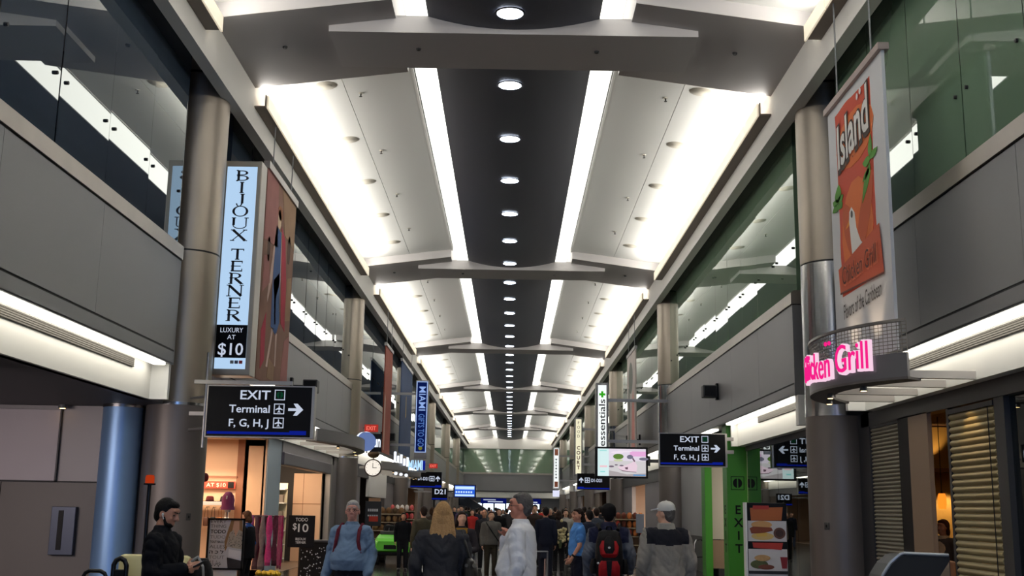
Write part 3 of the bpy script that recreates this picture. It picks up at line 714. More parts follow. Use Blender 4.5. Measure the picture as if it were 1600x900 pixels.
# --- beyond the hall end
P_ = e
MB().box(-22, 22, YE + 26, YE + 26.2, 0, 3.6).build('far_wall', mat('far pale wall', (150, 150, 150), 0.6), P_)
MB().box(-22, 22, YE + 0.7, YE + 26, 3.3, 3.5).build('far_ceiling', mat('far ceiling', (150, 150, 148), 0.7), P_)
b = MB(); bf = MB()
for i in range(6):
    x = -5.0 + i * 1.55
    b.box(x, x + 1.3, YE + 25.9, YE + 25.98, 0.4, 2.5)
struct('window_32', b, lamp_mat('far daylight', (225, 240, 255), 2.4))
for i in range(7): bf.box(-5.15 + i * 1.55, -5.05 + i * 1.55, YE + 25.85, YE + 26, 0, 2.6)
struct('trim_2', bf.box(-5.2, 4.4, YE + 25.85, YE + 26, 2.5, 2.6), CHAR)
b = MB(); rr = random.Random(11)
for i in range(26):
    x = rr.uniform(-5.5, 5.5); y = YE + rr.uniform(3, 22); b.box(x - 0.25, x + 0.25, y - 0.25, y + 0.25, 3.27, 3.3)
b.build('ceiling_lamps', lamp_mat('far ceiling lamp', (255, 250, 240), 14.0), P_)
# ------------------------------------------------------------------ signs, screens, banners
SIGNBK = mat('black sign face', (7, 7, 10), 0.45, spec=0.12); SIGNW = lamp_mat('sign white', (214, 224, 244), 0.78)
SIGNBL = lamp_mat('sign blue', (16, 34, 150), 0.75); SIGNGR = lamp_mat('sign green', (18, 66, 44), 0.7); ALU = mat('sign aluminium', (150, 146, 142), 0.35, 0.7)
def frame(b, x0, x1, y, z0, z1, w=0.012, d=0.004):
    b.box(x0, x1, y - d, y, z0, z0 + w).box(x0, x1, y - d, y, z1 - w, z1).box(x0, x0 + w, y - d, y, z0, z1).box(x1 - w, x1, y - d, y, z0, z1)
def plane_pts(c, r):
    P = [(0, 1.0), (.13, .8), (.13, .35), (.95, -.12), (.95, -.35), (.13, -.12), (.11, -.6), (.4, -.82), (.4, -.98), (0, -.88)]
    P = P + [(-x, z) for x, z in P[::-1][1:-1]]
    return [(c[0] + x * r, c[1] + z * r) for x, z in P]
def arrow_pts(c, r, up=False):
    P = [(-1, .17), (.1, .17), (-.32, .8), (.2, .8), (1, 0), (.2, -.8), (-.32, -.8), (.1, -.17), (-1, -.17)]
    if up: P = [(-z, x) for x, z in P]
    return [(c[0] + x * r, c[1] + z * r) for x, z in P]
def exit_sign(label, x0, x1, y, z0, z1, mount):
    t = thing('exit_sign', label, 'sign', ((x0 + x1) / 2, y, z0))
    W = x1 - x0; H = z1 - z0; f = y
    X = lambda u: x0 + u * W
    Z = lambda v: z1 - v * H
    MB().box(x0, x1, f, f + 0.16, z0, z1).build('face', SIGNBK, t)
    b = MB(); b.box(x0 - 0.02, x0, f - 0.01, f + 0.17, z0 - 0.02, z1 + 0.02).box(x1, x1 + 0.045, f - 0.01, f + 0.17, z0 - 0.02, z1 + 0.02).box(x0, x1, f - 0.01, f + 0.17, z1, z1 + 0.02).box(x0, x1, f - 0.01, f + 0.17, z0 - 0.02, z0)
    b.build('casing', ALU, t)
    for tx, u, v, h, wd, al in (('EXIT', .60, .255, .18, .29, 'r'), ('Terminal', .60, .52, .15, .39, 'r'), ('F, G, H, J', .595, .80, .15, .38, 'r')):
        b = MB(); text(b, tx, (X(u), f - 0.002, Z(v)), h * H, align=al, width=wd * W, t=0.004, fat=0.012); b.build('lettering', SIGNW, t)
    for v, kind in ((.16, 'e'), (.44, 'p'), (.72, 'p')):
        c = (X(.69), Z(v)); r = .105 * H
        b = MB(); frame(b, c[0] - r, c[0] + r, f - 0.002, c[1] - r, c[1] + r, 0.013); fr = b.build('icon_frame', SIGNW, t)
        b = MB()
        if kind == 'p': b.prism(plane_pts(c, r * .72), f - 0.006, f - 0.002); b.build('plane_icon', SIGNW, fr, off=t['_o'])
        else:
            for sg in (-1, 1): b.prism([(c[0] + sg * .008, c[1] - r * .65)] + [(c[0] + sg * (.008 + r * .55 * math.sin(PI * q / 10)), c[1] - r * .65 * math.cos(PI * q / 10)) for q in range(1, 10)] + [(c[0] + sg * .008, c[1] + r * .65)], f - 0.006, f - 0.002)
            b.build('door_icon', SIGNGR, fr, off=t['_o'])
    MB().prism(arrow_pts((X(.85), Z(.45)), .072 * W), f - 0.006, f - 0.002).build('arrow', SIGNW, t)
    b = MB().box(X(0.01), X(.80), f - 0.004, f, Z(.955), Z(.905)).box(X(.80), X(.96), f - 0.004, f, Z(.955), Z(.875)); b.build('blue_stripe', SIGNBL, t)
    b = MB()
    for m in mount: b.box(*m) if len(m) == 6 else b.cyl(*m)
    b.each('bracket', ALU, t)
exit_sign('large black exit and terminal sign beside the first left column', -4.70, -3.07, 17.5, 2.68, 3.46, [((-4.76, 17.58, 2.5), (-4.76, 17.58, 4.0), 0.025), ((-4.76, 17.58, 3.3), (-5.12, 17.95, 3.3), 0.02), ((-4.76, 17.58, 2.8), (-5.12, 17.95, 2.8), 0.02), (-4.95, -3.4, 17.55, 17.62, 3.5, 3.56), (-5.0, -4.76, 17.55, 17.62, 3.0, 3.06)])
exit_sign('black exit and terminal sign right of the ceiling-hung screen', 3.56, 5.09, 26.3, 2.70, 3.44, [(5.1, 5.3, 26.35, 26.42, 3.0, 3.08), (5.1, 5.3, 26.35, 26.42, 3.3, 3.38)])
# small lit lamps seen over the left exit sign
t = thing('sign_lamp', 'pair of small white lamps over the top of the left exit sign', 'lamp', (-3.95, 17.9, 3.55))
MB().bbox(-4.14, -3.93, 17.85, 17.97, 3.50, 3.56, 0.01).build('lamp_head', LIGHTW, t); MB().bbox(-3.90, -3.76, 17.85, 17.97, 3.50, 3.54, 0.01).build('lamp_head', LIGHTW, t)
MB().box(-4.9, -3.75, 17.87, 17.95, 3.56, 3.59).build('arm', ALU, t)
# --- gate direction signs
def gate_sign(label, x0, x1, y, z0, z1, flip, mount, txt='D1-D21'):
    t = thing('gate_sign', label, 'sign', ((x0 + x1) / 2, y, z0)); W = x1 - x0; H = z1 - z0
    X = (lambda u: x1 - u * W) if flip else (lambda u: x0 + u * W)
    Z = lambda v: z1 - v * H
    MB().box(x0, x1, y, y + 0.16, z0, z1).build('face', SIGNBK, t)
    MB().box(x0 - 0.02, x0, y - 0.01, y + 0.17, z0, z1).box(x1, x1 + 0.04, y - 0.01, y + 0.17, z0, z1).build('casing', ALU, t)
    MB().prism(arrow_pts((X(.12), Z(.42)), .17 * H, True), y - 0.008, y - 0.002).build('arrow', SIGNW, t)
    c = (X(.31), Z(.42)); r = .16 * H
    b = MB(); frame(b, c[0] - r, c[0] + r, y - 0.002, c[1] - r, c[1] + r, 0.03); fr = b.build('icon_frame', SIGNW, t)
    MB().prism(plane_pts(c, r * .8), y - 0.008, y - 0.002).build('plane_icon', SIGNW, fr, off=t['_o'])
    b = MB(); text(b, txt, (X(.43), y - 0.002, Z(.52)), .20 * H, width=.33 * W, align='r' if flip else 'l', t=0.006, fat=0.02); b.build('lettering', SIGNW, t)
    MB().box(x0, x1, y - 0.004, y, z0 + .04 * H, z0 + .12 * H).box(X(.02), X(.2), y - 0.005, y, z0 + .04 * H, z0 + .17 * H).build('blue_stripe', SIGNBL, t)
    b = MB()
    for m in mount: b.box(*m)
    b.each('bracket', ALU, t)
gate_sign('black gate direction sign hanging on the left side of the hall', -5.0, -3.42, 57.5, 2.66, 3.46, True, [(-5.5, -4.9, 57.55, 57.65, 3.24, 3.34)])
gate_sign('black gate direction sign below the ceiling-hung screen on the right', 3.28, 4.83, 54.0, 2.64, 3.40, False, [(4.83, 5.5, 54.05, 54.15, 3.24, 3.34)])
t = thing('gate_sign', 'black D21 sign partly behind the left gate direction sign', 'sign', (-3.55, 62.0, 2.3))
MB().box(-4.2, -3.36, 62, 62.15, 2.10, 2.75).build('face', SIGNBK, t); b = MB(); text(b, 'D21', (-4.05, 61.998, 2.42), 0.26, width=0.6, t=0.006, fat=0.02); b.build('lettering', SIGNW, t)
MB().box(-4.2, -3.36, 61.99, 62, 2.13, 2.2).build('blue_stripe', SIGNBL, t); MB().box(-5.2, -4.2, 62.05, 62.12, 2.5, 2.58).each('bracket', ALU, t)
# --- stroke letters with serifs for the tall lit sign
def serif_text(b, s, cx, y, ztop, pitch, h, wmax):
    T, t_ = 0.044, 0.015
    def rect(x0, x1, z0, z1): b.box(x0, x1, y - 0.004, y, z0, z1)
    def stroke(p, q, w): 
        d = Vector((q[0] - p[0], q[1] - p[1])).normalized(); n = Vector((-d.y, d.x)) * w / 2
        b.prism([(p[0] + n.x, p[1] + n.y), (q[0] + n.x, q[1] + n.y), (q[0] - n.x, q[1] - n.y), (p[0] - n.x, p[1] - n.y)], y - 0.004, y)
    def arc(c, rx, rz, a0, a1, w0, w1, n=14):
        for i in range(n):
            a = a0 + (a1 - a0) * i / n; a2 = a0 + (a1 - a0) * (i + 1) / n
            def wd(a): k = abs(math.cos(a)); return w0 + (w1 - w0) * k
            P = []
            for aa, sg in ((a, 1), (a2, 1), (a2, -1), (a, -1)):
                P.append((c[0] + (rx + sg * wd(aa) / 2) * math.cos(aa), c[1] + (rz + sg * t_ / 2) * math.sin(aa)))
            b.prism(P, y - 0.004, y)
    def serif(x, z, w=0.075): rect(x - w / 2, x + w / 2, z - t_ / 2, z + t_ / 2)
    z = ztop
    for ch in s:
        if ch == ' ': z -= pitch * 0.55; continue
        w = wmax * {'I': .3, 'J': .5, 'B': .8, 'E': .8, 'R': .9, 'T': .9, 'U': 1.0, 'X': 1.0, 'O': 1.05, 'N': 1.05}[ch]
        L, R, B_, T_ = cx - w / 2, cx + w / 2, z - h, z
        M_ = (B_ + T_) / 2
        if ch == 'I': rect(cx - T / 2, cx + T / 2, B_, T_); serif(cx, B_); serif(cx, T_)
        elif ch == 'J': rect(cx, cx + T, B_ + h * .1, T_); serif(cx + T / 2, T_); arc((cx - .03, B_ + .02), .045, .05, -PI, 0, .01, .026)
        elif ch == 'B':
            rect(L + .01, L + .01 + T, B_, T_); serif(L + .01, B_, .04); serif(L + .01, T_, .04)
            for zc, rz, rx in ((T_ - h * .23, h * .23, w * .38), (B_ + h * .26, h * .26, w * .46)):
                rect(L, L + w * .5, zc + rz - t_, zc + rz); rect(L, L + w * .5, zc - rz, zc - rz + t_); arc((L + w * .5, zc), rx, rz - t_ / 2, -PI / 2, PI / 2, t_, T)
        elif ch == 'O': arc((cx, M_), w / 2 - .012, h / 2 - .004, 0, 2 * PI, t_, T, 28)
        elif ch == 'U':
            rect(L, L + T, B_ + h * .3, T_); rect(R - t_ * 1.4, R, B_ + h * .3, T_); serif(L + T / 2, T_); serif(R - .006, T_); arc((cx + .004, B_ + h * .3), w / 2 - .012, h * .3, -PI, 0, t_, .02)
        elif ch == 'X': stroke((L + .02, T_), (R - .01, B_), T); stroke((R - .02, T_), (L + .015, B_), t_); [serif(*p) for p in ((L + .02, T_), (R - .02, T_), (L + .015, B_), (R - .01, B_))]
        elif ch == 'T': rect(cx - T / 2, cx + T / 2, B_, T_); rect(L, R, T_ - t_ * 1.3, T_); rect(L, L + t_, T_ - .04, T_); rect(R - t_, R, T_ - .04, T_); serif(cx, B_)
        elif ch == 'E': rect(L + .01, L + .01 + T, B_, T_); rect(L, R, T_ - t_ * 1.3, T_); rect(L, R, B_, B_ + t_ * 1.3); rect(L, R - .03, M_ - t_ / 2, M_ + t_ / 2); rect(R - t_, R, T_ - .045, T_); rect(R - t_, R, B_, B_ + .05)
        elif ch == 'R':
            rect(L + .01, L + .01 + T, B_, T_); serif(L + .02, B_); serif(L + .01, T_, .04); zc, rz = T_ - h * .25, h * .25
            rect(L, L + w * .45, zc + rz - t_, zc + rz); rect(L, L + w * .45, zc - rz, zc - rz + t_); arc((L + w * .45, zc), w * .36, rz - t_ / 2, -PI / 2, PI / 2, t_, T); stroke((L + w * .42, M_), (R - .01, B_), T); serif(R - .005, B_, .05)
        elif ch == 'N': rect(L + .015, L + .015 + t_ * 1.4, B_, T_); rect(R - .015 - t_ * 1.4, R - .015, B_, T_); stroke((L + .02, T_), (R - .02, B_), T); serif(L + .02, B_); serif(L + .005, T_, .05); serif(R - .02, T_)
        z -= pitch
LITB = lamp_mat('pale blue light box', (186, 218, 250), 0.92); INK = mat('dark ink', (14, 18, 34), 0.5)
t = thing('vertical_sign', 'tall pale blue lit box sign with black serif letters on the first left column', 'sign', (-4.78, 18.95, 3.82))
x0, x1, y = -5.11, -4.42, 18.95; z0, z1 = 3.80, 7.62
MB().bbox(x0, x1, y, y + 0.42, z0, z1, 0.015).build('casing', mat('champagne casing', (156, 150, 140), 0.35, 0.6), t)
MB().box(x0 + 0.08, x1 - 0.08, y - 0.008, y, z0 + 0.11, z1 - 0.11).build('light_panel', LITB, t)
b = MB(); serif_text(b, 'BIJOUX TERNER', (x0 + x1) / 2 + 0.01, y - 0.008, 7.44, 0.217, 0.190, 0.25); b.build('lettering', INK, t)
MB().box(x0 + 0.08, x1 - 0.08, y - 0.012, y - 0.004, 4.10, 4.67).build('black_panel', SIGNBK, t)
for tx, z, h, wd in (('LUXURY', 4.54, .08, .39), ('AT', 4.42, .075, .14), ('$10', 4.15, .205, .43)):
    b = MB(); text(b, tx, ((x0 + x1) / 2, y - 0.013, z), h, width=wd, align='c', t=0.003, fat=0.01 if tx == '$10' else 0); b.build('lettering', SIGNW, t)
for i, c in enumerate(((120, 130, 136), (70, 80, 110), (150, 40, 50))): MB().box(-4.76 + i * .075, -4.70 + i * .075, y - 0.012, y - 0.008, 4.0, 4.055).build('colour_square', mat('square %d' % i, c, 0.5), t)
MB().box(-5.3, -5.08, 18.6, 19.1, 7.0, 7.35).box(-5.3, -5.08, 18.6, 19.1, 4.2, 4.5).each('bracket', ALU, t)
# --- fabric banners along the hall
def vlist(t, X, flip, shapes, y0, z0, name, m):
    b = MB()
    for P in shapes: b.prism([(y0 + p[0], z0 + p[1]) for p in P], X, X + (0.004 if flip else -0.004), 'x')
    return b.build(name, m, t)
def blob(c, r, n=14, ph=0): return [(c[0] + r[0] * math.cos(2 * PI * i / n) * math.cos(ph) - r[1] * math.sin(2 * PI * i / n) * math.sin(ph), c[1] + r[0] * math.cos(2 * PI * i / n) * math.sin(ph) + r[1] * math.sin(2 * PI * i / n) * math.cos(ph)) for i in range(n)]
def leaf(c, l, w, a):
    P = []
    for i in range(9): u = i / 8; P.append((u * l, w * math.sin(PI * u ** .8)))
    for i in range(7, 0, -1): u = i / 8; P.append((u * l, -w * .8 * math.sin(PI * u ** .8)))
    ca, sa = math.cos(a), math.sin(a)
    return [(c[0] + p[0] * ca - p[1] * sa, c[1] + p[0] * sa + p[1] * ca) for p in P]
# painted mural banner, left (faces the hall)
t = thing('mural_banner', 'brown painted mural banner with a blue robed figure behind the lit box sign', 'banner', (-4.6, 21.5, 3.9))
Y0, Y1, Z0, Z1 = 20.1, 22.9, 3.9, 7.85; X = -4.58
mb = mat('mural canvas', (134, 98, 82), 0.85, var=0.35, vscale=1.6)
MB().box(-4.62, -4.58, Y0, Y1, Z0, Z1).build('canvas', mb, t)
MB().box(-4.66, -4.54, Y0 - 0.03, Y1 + 0.03, Z1, Z1 + 0.14).build('top_rail', ALU, t)
MB().cyl((-4.6, 20.6, Z1 + .14), (-4.6, 20.6, 8.86), 0.012, 0.012, 6).cyl((-4.6, 22.4, Z1 + .14), (-4.6, 22.4, 8.86), 0.012, 0.012, 6).each('hanger', TRIMG, t)
def shp(nm, rgb, shapes):
    for q in shapes: vlist(t, X, True, [q], Y0, Z0, nm, mat('mural ' + nm, rgb, 0.85, var=0.2, vscale=3))
shp('rose_ground', (158, 104, 98), [[(0, 2.6), (1.2, 2.7), (1.0, 3.95), (0, 3.95)], [(2.1, .1), (2.8, .1), (2.8, 1.2), (2.3, 1.0)], [(.1, 1.6), (.7, 1.9), (.5, 2.4), (.1, 2.3)]])
shp('tan_ground', (152, 120, 92), [[(1.8, 3.1), (2.8, 3.0), (2.8, 3.95), (1.4, 3.95)], [(.9, .1), (1.5, .1), (1.5, .4), (1.0, .5)], [(2.2, 1.4), (2.75, 1.5), (2.7, 2.4), (2.3, 2.3)]])
shp('crimson_drape', (176, 52, 70), [[(1.5, 3.2), (1.9, 3.0), (2.2, 2.2), (2.3, 1.2), (1.9, 1.3), (1.7, 2.2)], [(.2, .9), (.55, 1.3), (.6, .4), (.3, .2)]])
shp('blue_robe', (62, 92, 142), [[(1.0, 3.1), (1.45, 3.05), (1.6, 2.2), (1.75, 1.3), (1.5, 1.0), (1.0, 1.1), (.95, 2.0)]])
shp('pale_limbs', (200, 172, 160), [[(.95, 2.9), (1.05, 3.0), (.9, 2.0), (.6, 1.5), (.55, 1.6)], [(1.1, 1.1), (1.25, 1.1), (.9, .3), (.75, .3)], [(1.45, 1.05), (1.6, 1.05), (1.6, .4), (1.5, .4)], [(1.5, 3.1), (1.56, 3.1), (1.72, 1.5), (1.66, 1.5)]])
shp('head', (206, 178, 150), [blob((1.25, 3.28), (.16, .2))]); shp('hair', (150, 96, 60), [blob((1.3, 3.42), (.22, .14))])
shp('red_sash', (190, 60, 50), [[(1.0, 2.0), (1.5, 2.25), (1.55, 2.0), (1.2, 1.6)], [(1.15, 1.7), (1.3, 1.75), (1.4, 1.2), (1.3, 1.2)]])
shp('dark_ring', (92, 70, 58), [blob((.45, 2.5), (.12, .25)), blob((2.3, 2.9), (.15, .3))])
def plain_banner(label, X, y0, y1, z0, z1, rgb, s, patches=()):
    t = thing('banner', label, 'banner', (X, (y0 + y1) / 2, z0))
    MB().box(X - 0.02, X + 0.02, y0, y1, z0, z1).build('cloth', mat('banner %d %d %d' % rgb, rgb, 0.8, var=0.25, vscale=1.5), t)
    MB().box(X - 0.05, X + 0.05, y0 - 0.03, y1 + 0.03, z1, z1 + 0.12).build('top_rail', ALU, t)
    MB().cyl((X, y0 + .4, z1 + .12), (X, y0 + .4, 8.86), 0.012, 0.012, 6).cyl((X, y1 - .4, z1 + .12), (X, y1 - .4, 8.86), 0.012, 0.012, 6).each('hanger', TRIMG, t)
    for nm, c, P in patches: vlist(t, X + (0.02 if s < 0 else -0.02), s < 0, P, y0, z0, nm, mat('patch %d %d %d' % c, c, 0.7))
plain_banner('rust red banner hanging past the second left column', -4.6, 40.7, 43.1, 3.6, 7.5, (146, 72, 54), -1, [('pale_stripe', (176, 140, 122), [[(.1, .1), (.5, .1), (.5, 2.0), (.1, 2.2)]])])
plain_banner('deep blue banner hanging behind the rust red one', -4.6, 46.9, 52.0, 3.9, 7.75, (44, 66, 104), -1, [('gold_shape', (170, 140, 70), [[(2.2, 1.6), (2.5, 1.7), (2.4, 2.6), (2.2, 2.5)]])])
plain_banner('pink and white banner hanging by the pharmacy sign on the right', 4.6, 40.5, 43.4, 3.7, 7.5, (196, 186, 180), 1, [('pink_shape', (220, 150, 140), [[(.3, .1), (1.4, .1), (1.2, 1.8), (.8, 2.4), (.4, 1.6)]]), ('grey_figure', (120, 124, 116), [blob((1.6, 2.9), (.7, .6)), [(1.9, .2), (2.5, .2), (2.4, 2.6), (2.0, 2.5)]])])
# restaurant banner, right
t = thing('restaurant_banner', 'large white banner with an orange picture of a bird above the curved canopy', 'banner', (4.6, 14.1, 3.6))
Y0, Y1, Z0, Z1 = 12.98, 15.34, 3.55, 7.30; X = 4.58
MB().box(4.58, 4.62, Y0, Y1, Z0, Z1).build('cloth', mat('white banner cloth', (214, 214, 216), 0.7), t)
MB().box(4.53, 4.67, Y0 - 0.04, Y1 + 0.04, Z1, Z1 + 0.09).build('top_rail', mat('pinkish rail', (168, 152, 146), 0.5, 0.3), t)
MB().cyl((4.6, 13.4, Z1 + .13), (4.6, 13.4, 8.86), 0.012, 0.012, 6).cyl((4.6, 14.9, Z1 + .13), (4.6, 14.9, 8.86), 0.012, 0.012, 6).each('hanger', TRIMG, t)
W_ = Y1 - Y0
def bn(nm, rgb, shapes, lift=0.0):   # u = 0 left edge (far), 1 right edge (near); v = height above the bottom
    b = MB()
    for P in shapes: b.prism([(Y1 - p[0] * W_, Z0 + p[1]) for p in P], X - lift, X - lift - 0.004, 'x')
    return b.build(nm, mat('print ' + nm, rgb, 0.7), t)
rr = random.Random(2)
edge = [(.16, 1.0)] + [(.16 + rr.uniform(-.006, .006), 1.0 + 2.55 * i / 14) for i in range(1, 14)] + [(.15, 3.6)] + [(.15 + .65 * i / 10, 3.6 + rr.uniform(-.015, .03)) for i in range(1, 10)] + [(.80, 3.6)] + [(.80 + rr.uniform(-.006, .006), 3.55 - 2.5 * i / 14) for i in range(1, 14)] + [(.80, 1.0)]
bn('red_field', (206, 74, 44), [edge])
bn('orange_glow', (222, 112, 48), [blob((.48, 1.75), (.28, .72)), blob((.5, 3.03), (.34, .38))], 0.004)
bn('bird_shadow', (196, 84, 36), [blob((.36, 1.8), (.10, .45), ph=.2), blob((.63, 1.9), (.10, .5), ph=-.25)], 0.006)
bn('white_bird', (238, 236, 232), [[(.40, 1.25), (.37, 1.6), (.35, 1.95), (.36, 2.08), (.40, 2.12), (.45, 2.02), (.47, 1.8), (.54, 1.58), (.66, 1.42), (.74, 1.36), (.62, 1.28)]], 0.008)
bn('bird_eye', (40, 34, 30), [blob((.405, 2.02), (.016, .05))], 0.012)
bn('beak', (236, 150, 40), [[(.35, 1.98), (.35, 1.9), (.28, 1.88)]], 0.008)
for c, l, w_, a in (((.16, 2.33), .26, .10, 1.5), ((.16, 2.33), .22, .08, .6), ((.16, 2.33), .24, .08, 2.5), ((.16, 2.31), .24, .09, 3.5), ((.16, 2.31), .2, .08, -.9), ((.76, 2.52), .26, .08, .5), ((.76, 2.52), .24, .10, 2.9), ((.75, 2.48), .46, .07, -1.9), ((.76, 2.54), .3, .05, 1.5), ((.74, 2.42), .3, .06, -2.4)):
    bn('leaf', (84, 150, 46), [leaf((c[0], c[1]), l * (.55 if abs(math.cos(a)) > .5 else 1.0) , w_ * .7, a)], 0.010)
bn('plaque', (196, 82, 46), [[(.14, 1.06), (.90, .98), (.86, 1.62), (.12, 1.40)]], 0.016)
bn('plaque_edge', (96, 40, 26), [[(.14, 1.04), (.90, .96), (.90, .985), (.14, 1.065)]], 0.018)
def btext(s, u, v, h, wd, rgb, nm, slope=0.06, fat=0.0, lift=0.02, slant=0.0):
    b = MB(); text(b, s, (X - lift, Y1 - u * W_, Z0 + v), h, ux=(0, -1, slope), uy=(0, 0, 1), nrm=(-1, 0, 0), t=0.002, width=wd * W_, fat=fat, slant=slant); b.build(nm, mat('print ' + nm, rgb, 0.7), t)
btext('Island', .185, 2.76, .66, .60, (70, 50, 40), 'title_outline', .12, .075, .014)
btext('Island', .20, 2.79, .60, .57, (236, 232, 226), 'title', .12, .02, .02)
bn('title_dots', (236, 232, 226), [blob((.60, 3.50), (.016, .045)), blob((.655, 3.53), (.016, .045))], 0.02)
btext('Chicken Grill', .20, 1.13, .26, .62, (226, 112, 74), 'plaque_outline', .02, .05, .024)
btext('Chicken Grill', .205, 1.14, .24, .60, (92, 36, 24), 'plaque_lettering', .02, .0, .03)
btext('Flavors of the Caribbean', .18, .68, .20, .66, (44, 36, 36), 'tagline', .03, .005, .01)
for y in (13.6, 14.5):
    l = bpy.data.lights.new('banner_uplight', 'SPOT'); l.energy = 14; l.color = lin((255, 226, 190)); l.spot_size = math.radians(70); l.spot_blend = .8; l.shadow_soft_size = .05
    lo = bpy.data.objects.new('banner_uplight', l); COL.objects.link(lo); lo.location = (4.25, y, 3.56); lo.rotation_euler = (Vector((4.6, y, 4.4)) - Vector((4.25, y, 3.56))).to_track_quat('-Z', 'Y').to_euler()
# --- curved canopies over shop fronts
def canopy(label, side, ya, yb, xc=4.6, sag=0.62, z0=3.17, z1=3.48, mesh=True, cat='canopy'):
    s = -1 if side == 'left' else 1
    c = (yb - ya) / 2; R = (c * c + sag * sag) / (2 * sag); ym = (ya + yb) / 2; th = math.asin(min(1, c / R))
    cx = xc - sag + R
    A = [(-th * 1.0 + 2.0 * th * i / 28) for i in range(29)]
    arc = lambda r, a: (s * (cx - r * math.cos(a)), ym + r * math.sin(a))
    t = thing('canopy', label, cat, (s * xc, ym, z0))
    def band(r0, r1, za, zb):
        P = [arc(r0, a) for a in A] + [arc(r1, a) for a in reversed(A)]
        return MB().prism(P, za, zb, 'z')
    band(R, R - 0.05, z0 + 0.03, z1).build('fascia_band', mat('canopy grey', (112, 110, 114), 0.4, 0.4), t, True)
    band(R + 0.0, R - 0.30, z0, z0 + 0.03).build('soffit_ring', mat('canopy soffit', (96, 92, 90), 0.45, 0.3), t, True)
    if mesh:
        b = MB()
        for i in range(9):
            z = z1 + 0.02 + i * 0.043
            b.tube([(arc(R - 0.02, a)[0], arc(R - 0.02, a)[1], z) for a in A], 0.005, 4)
        for i in range(0, 57):
            p = arc(R - 0.02, -th + 2 * th * i / 56); b.cyl((p[0], p[1], z1), (p[0], p[1], z1 + 0.38), 0.004, 0.004, 4)
        b.build('wire_screen', mat('wire screen', (126, 120, 112), 0.4, 0.6), t)
        band(R, R - 0.03, z1 + 0.37, z1 + 0.40).build('screen_rail', ALU, t, True)
    b = MB()
    for a in (-.92 * th, -.3 * th, .3 * th, .92 * th):
        p = arc(R - 0.15, a); b.box(p[0], s * 5.46, p[1] - 0.04, p[1] + 0.04, z0 + 0.03, z0 + 0.12)
    b.each('strut', mat('pale strut', (178, 172, 166), 0.5), t)
    for a in (-.5 * th, .1 * th, .6 * th):
        p = arc(R - 0.22, a); q = MB().cyl((p[0], p[1], z0 - 0.06), (p[0], p[1], z0 + 0.01), 0.05, 0.035, 14); q.build('lamp_housing', TRIMG, t, True)
        MB().disc((p[0], p[1], z0 - 0.062), 0.035, (0, 0, -1)).build('lamp_lens', WARML, t)
    return t, arc, R, th, s
t, arc, R, th, s = canopy('curved grey canopy with a wire screen carrying pink letters on the right', 'right', 12.7, 15.9)
def arc_text(t, body, a0, a1, z, h, fat, m, nm, lift):
    vs, fs = glyphs(body, fat); x0 = min(v[0] for v in vs); x1 = max(v[0] for v in vs); y1 = max(v[1] for v in vs)
    def P(v, l):
        u = (v[0] - x0) / (x1 - x0); a = a0 + (a1 - a0) * u; p = arc(R + l, a); return (p[0], p[1], z + v[1] / y1 * h + 0.02 * math.sin(9 * u))
    b = MB(); n = len(vs); b.v = [P(v, lift) for v in vs] + [P(v, lift - 0.05) for v in vs]
    b.f = [tuple(f) for f in fs] + [tuple(i + n for i in reversed(f)) for f in fs]
    ec = {}
    for f in fs:
        for i in range(len(f)): k = tuple(sorted((f[i], f[(i + 1) % len(f)]))); ec[k] = ec.get(k, 0) + 1
    b.f += [(a, c, n + c, n + a) for (a, c), q in ec.items() if q == 1]; b.mi = [0] * len(b.f)
    return b.build(nm, m, t)
L_ = t
arc_text(L_, 'Chicken Grill', th * .30, -th * .74, 3.305, 0.365, 0.030, lamp_mat('letter halo', (255, 214, 236), 0.95), 'letter_halo', 0.05)
for q in (-.28, -.33):
    p = arc(R + .05, th * q); MB().ball((p[0], p[1], 3.72), (.022, .022, .03), 10, 6).build('letter_dots', lamp_mat('letter pink', (236, 30, 130), 1.1), t, True)
arc_text(L_, 'Chicken Grill', th * .285, -th * .725, 3.32, 0.335, 0.0, lamp_mat('letter pink', (236, 30, 130), 1.1), 'letter_face', 0.062)
canopy('curved grey canopy over the second left shop, by the round sign', 'left', 27.0, 34.0, mesh=False)
canopy('farther curved canopy on the left below the white script sign', 'left', 41.0, 47.5, mesh=False, z0=3.0, z1=3.3)
canopy('far curved canopy on the left under the blue letters', 'left', 48.5, 53.5, mesh=False, z0=3.0, z1=3.25)
canopy('far curved canopy on the right below the food sign', 'right', 60.0, 66.0, mesh=False)
# round sign with letters beside
t = thing('round_sign', 'round blue grey sign disc with a lit rim on the left canopy', 'sign', (-4.15, 32.2, 3.2))
c = atY(573, 690, 32.2)
MB().cyl((c.x, c.y, c.z), (c.x - 0.05, c.y + 0.14, c.z), 0.27, 0.27, 36).build('disc', lamp_mat('disc face', (112, 134, 190), .75), t, True)
MB().cyl((c.x - 0.02, c.y + 0.03, c.z), (c.x - 0.10, c.y + 0.16, c.z), 0.285, 0.285, 36, False).build('rim', lamp_mat('disc rim', (226, 236, 255), 1.4), t, True)
MB().cyl((c.x, c.y + .1, c.z - 0.32), (c.x, c.y + .1, c.z), 0.02, 0.02, 8).build('post', ALU, t)
t = thing('shop_letters', 'white glowing letters right of the round sign disc', 'sign', (-3.95, 33.0, 3.3))
p = atY(579, 697, 33.0); MB().box(p.x - 0.02, p.x + 0.32, 33.02, 33.08, p.z - 0.16, p.z + 0.36).build('backing', BLK, t)
b = MB(); text(b, 'sun', (p.x + 0.01, 33.0, p.z - 0.02), 0.23, width=0.28, t=0.02, fat=0.02); b.build('lettering', lamp_mat('white letters', (236, 242, 255), 1.3), t)
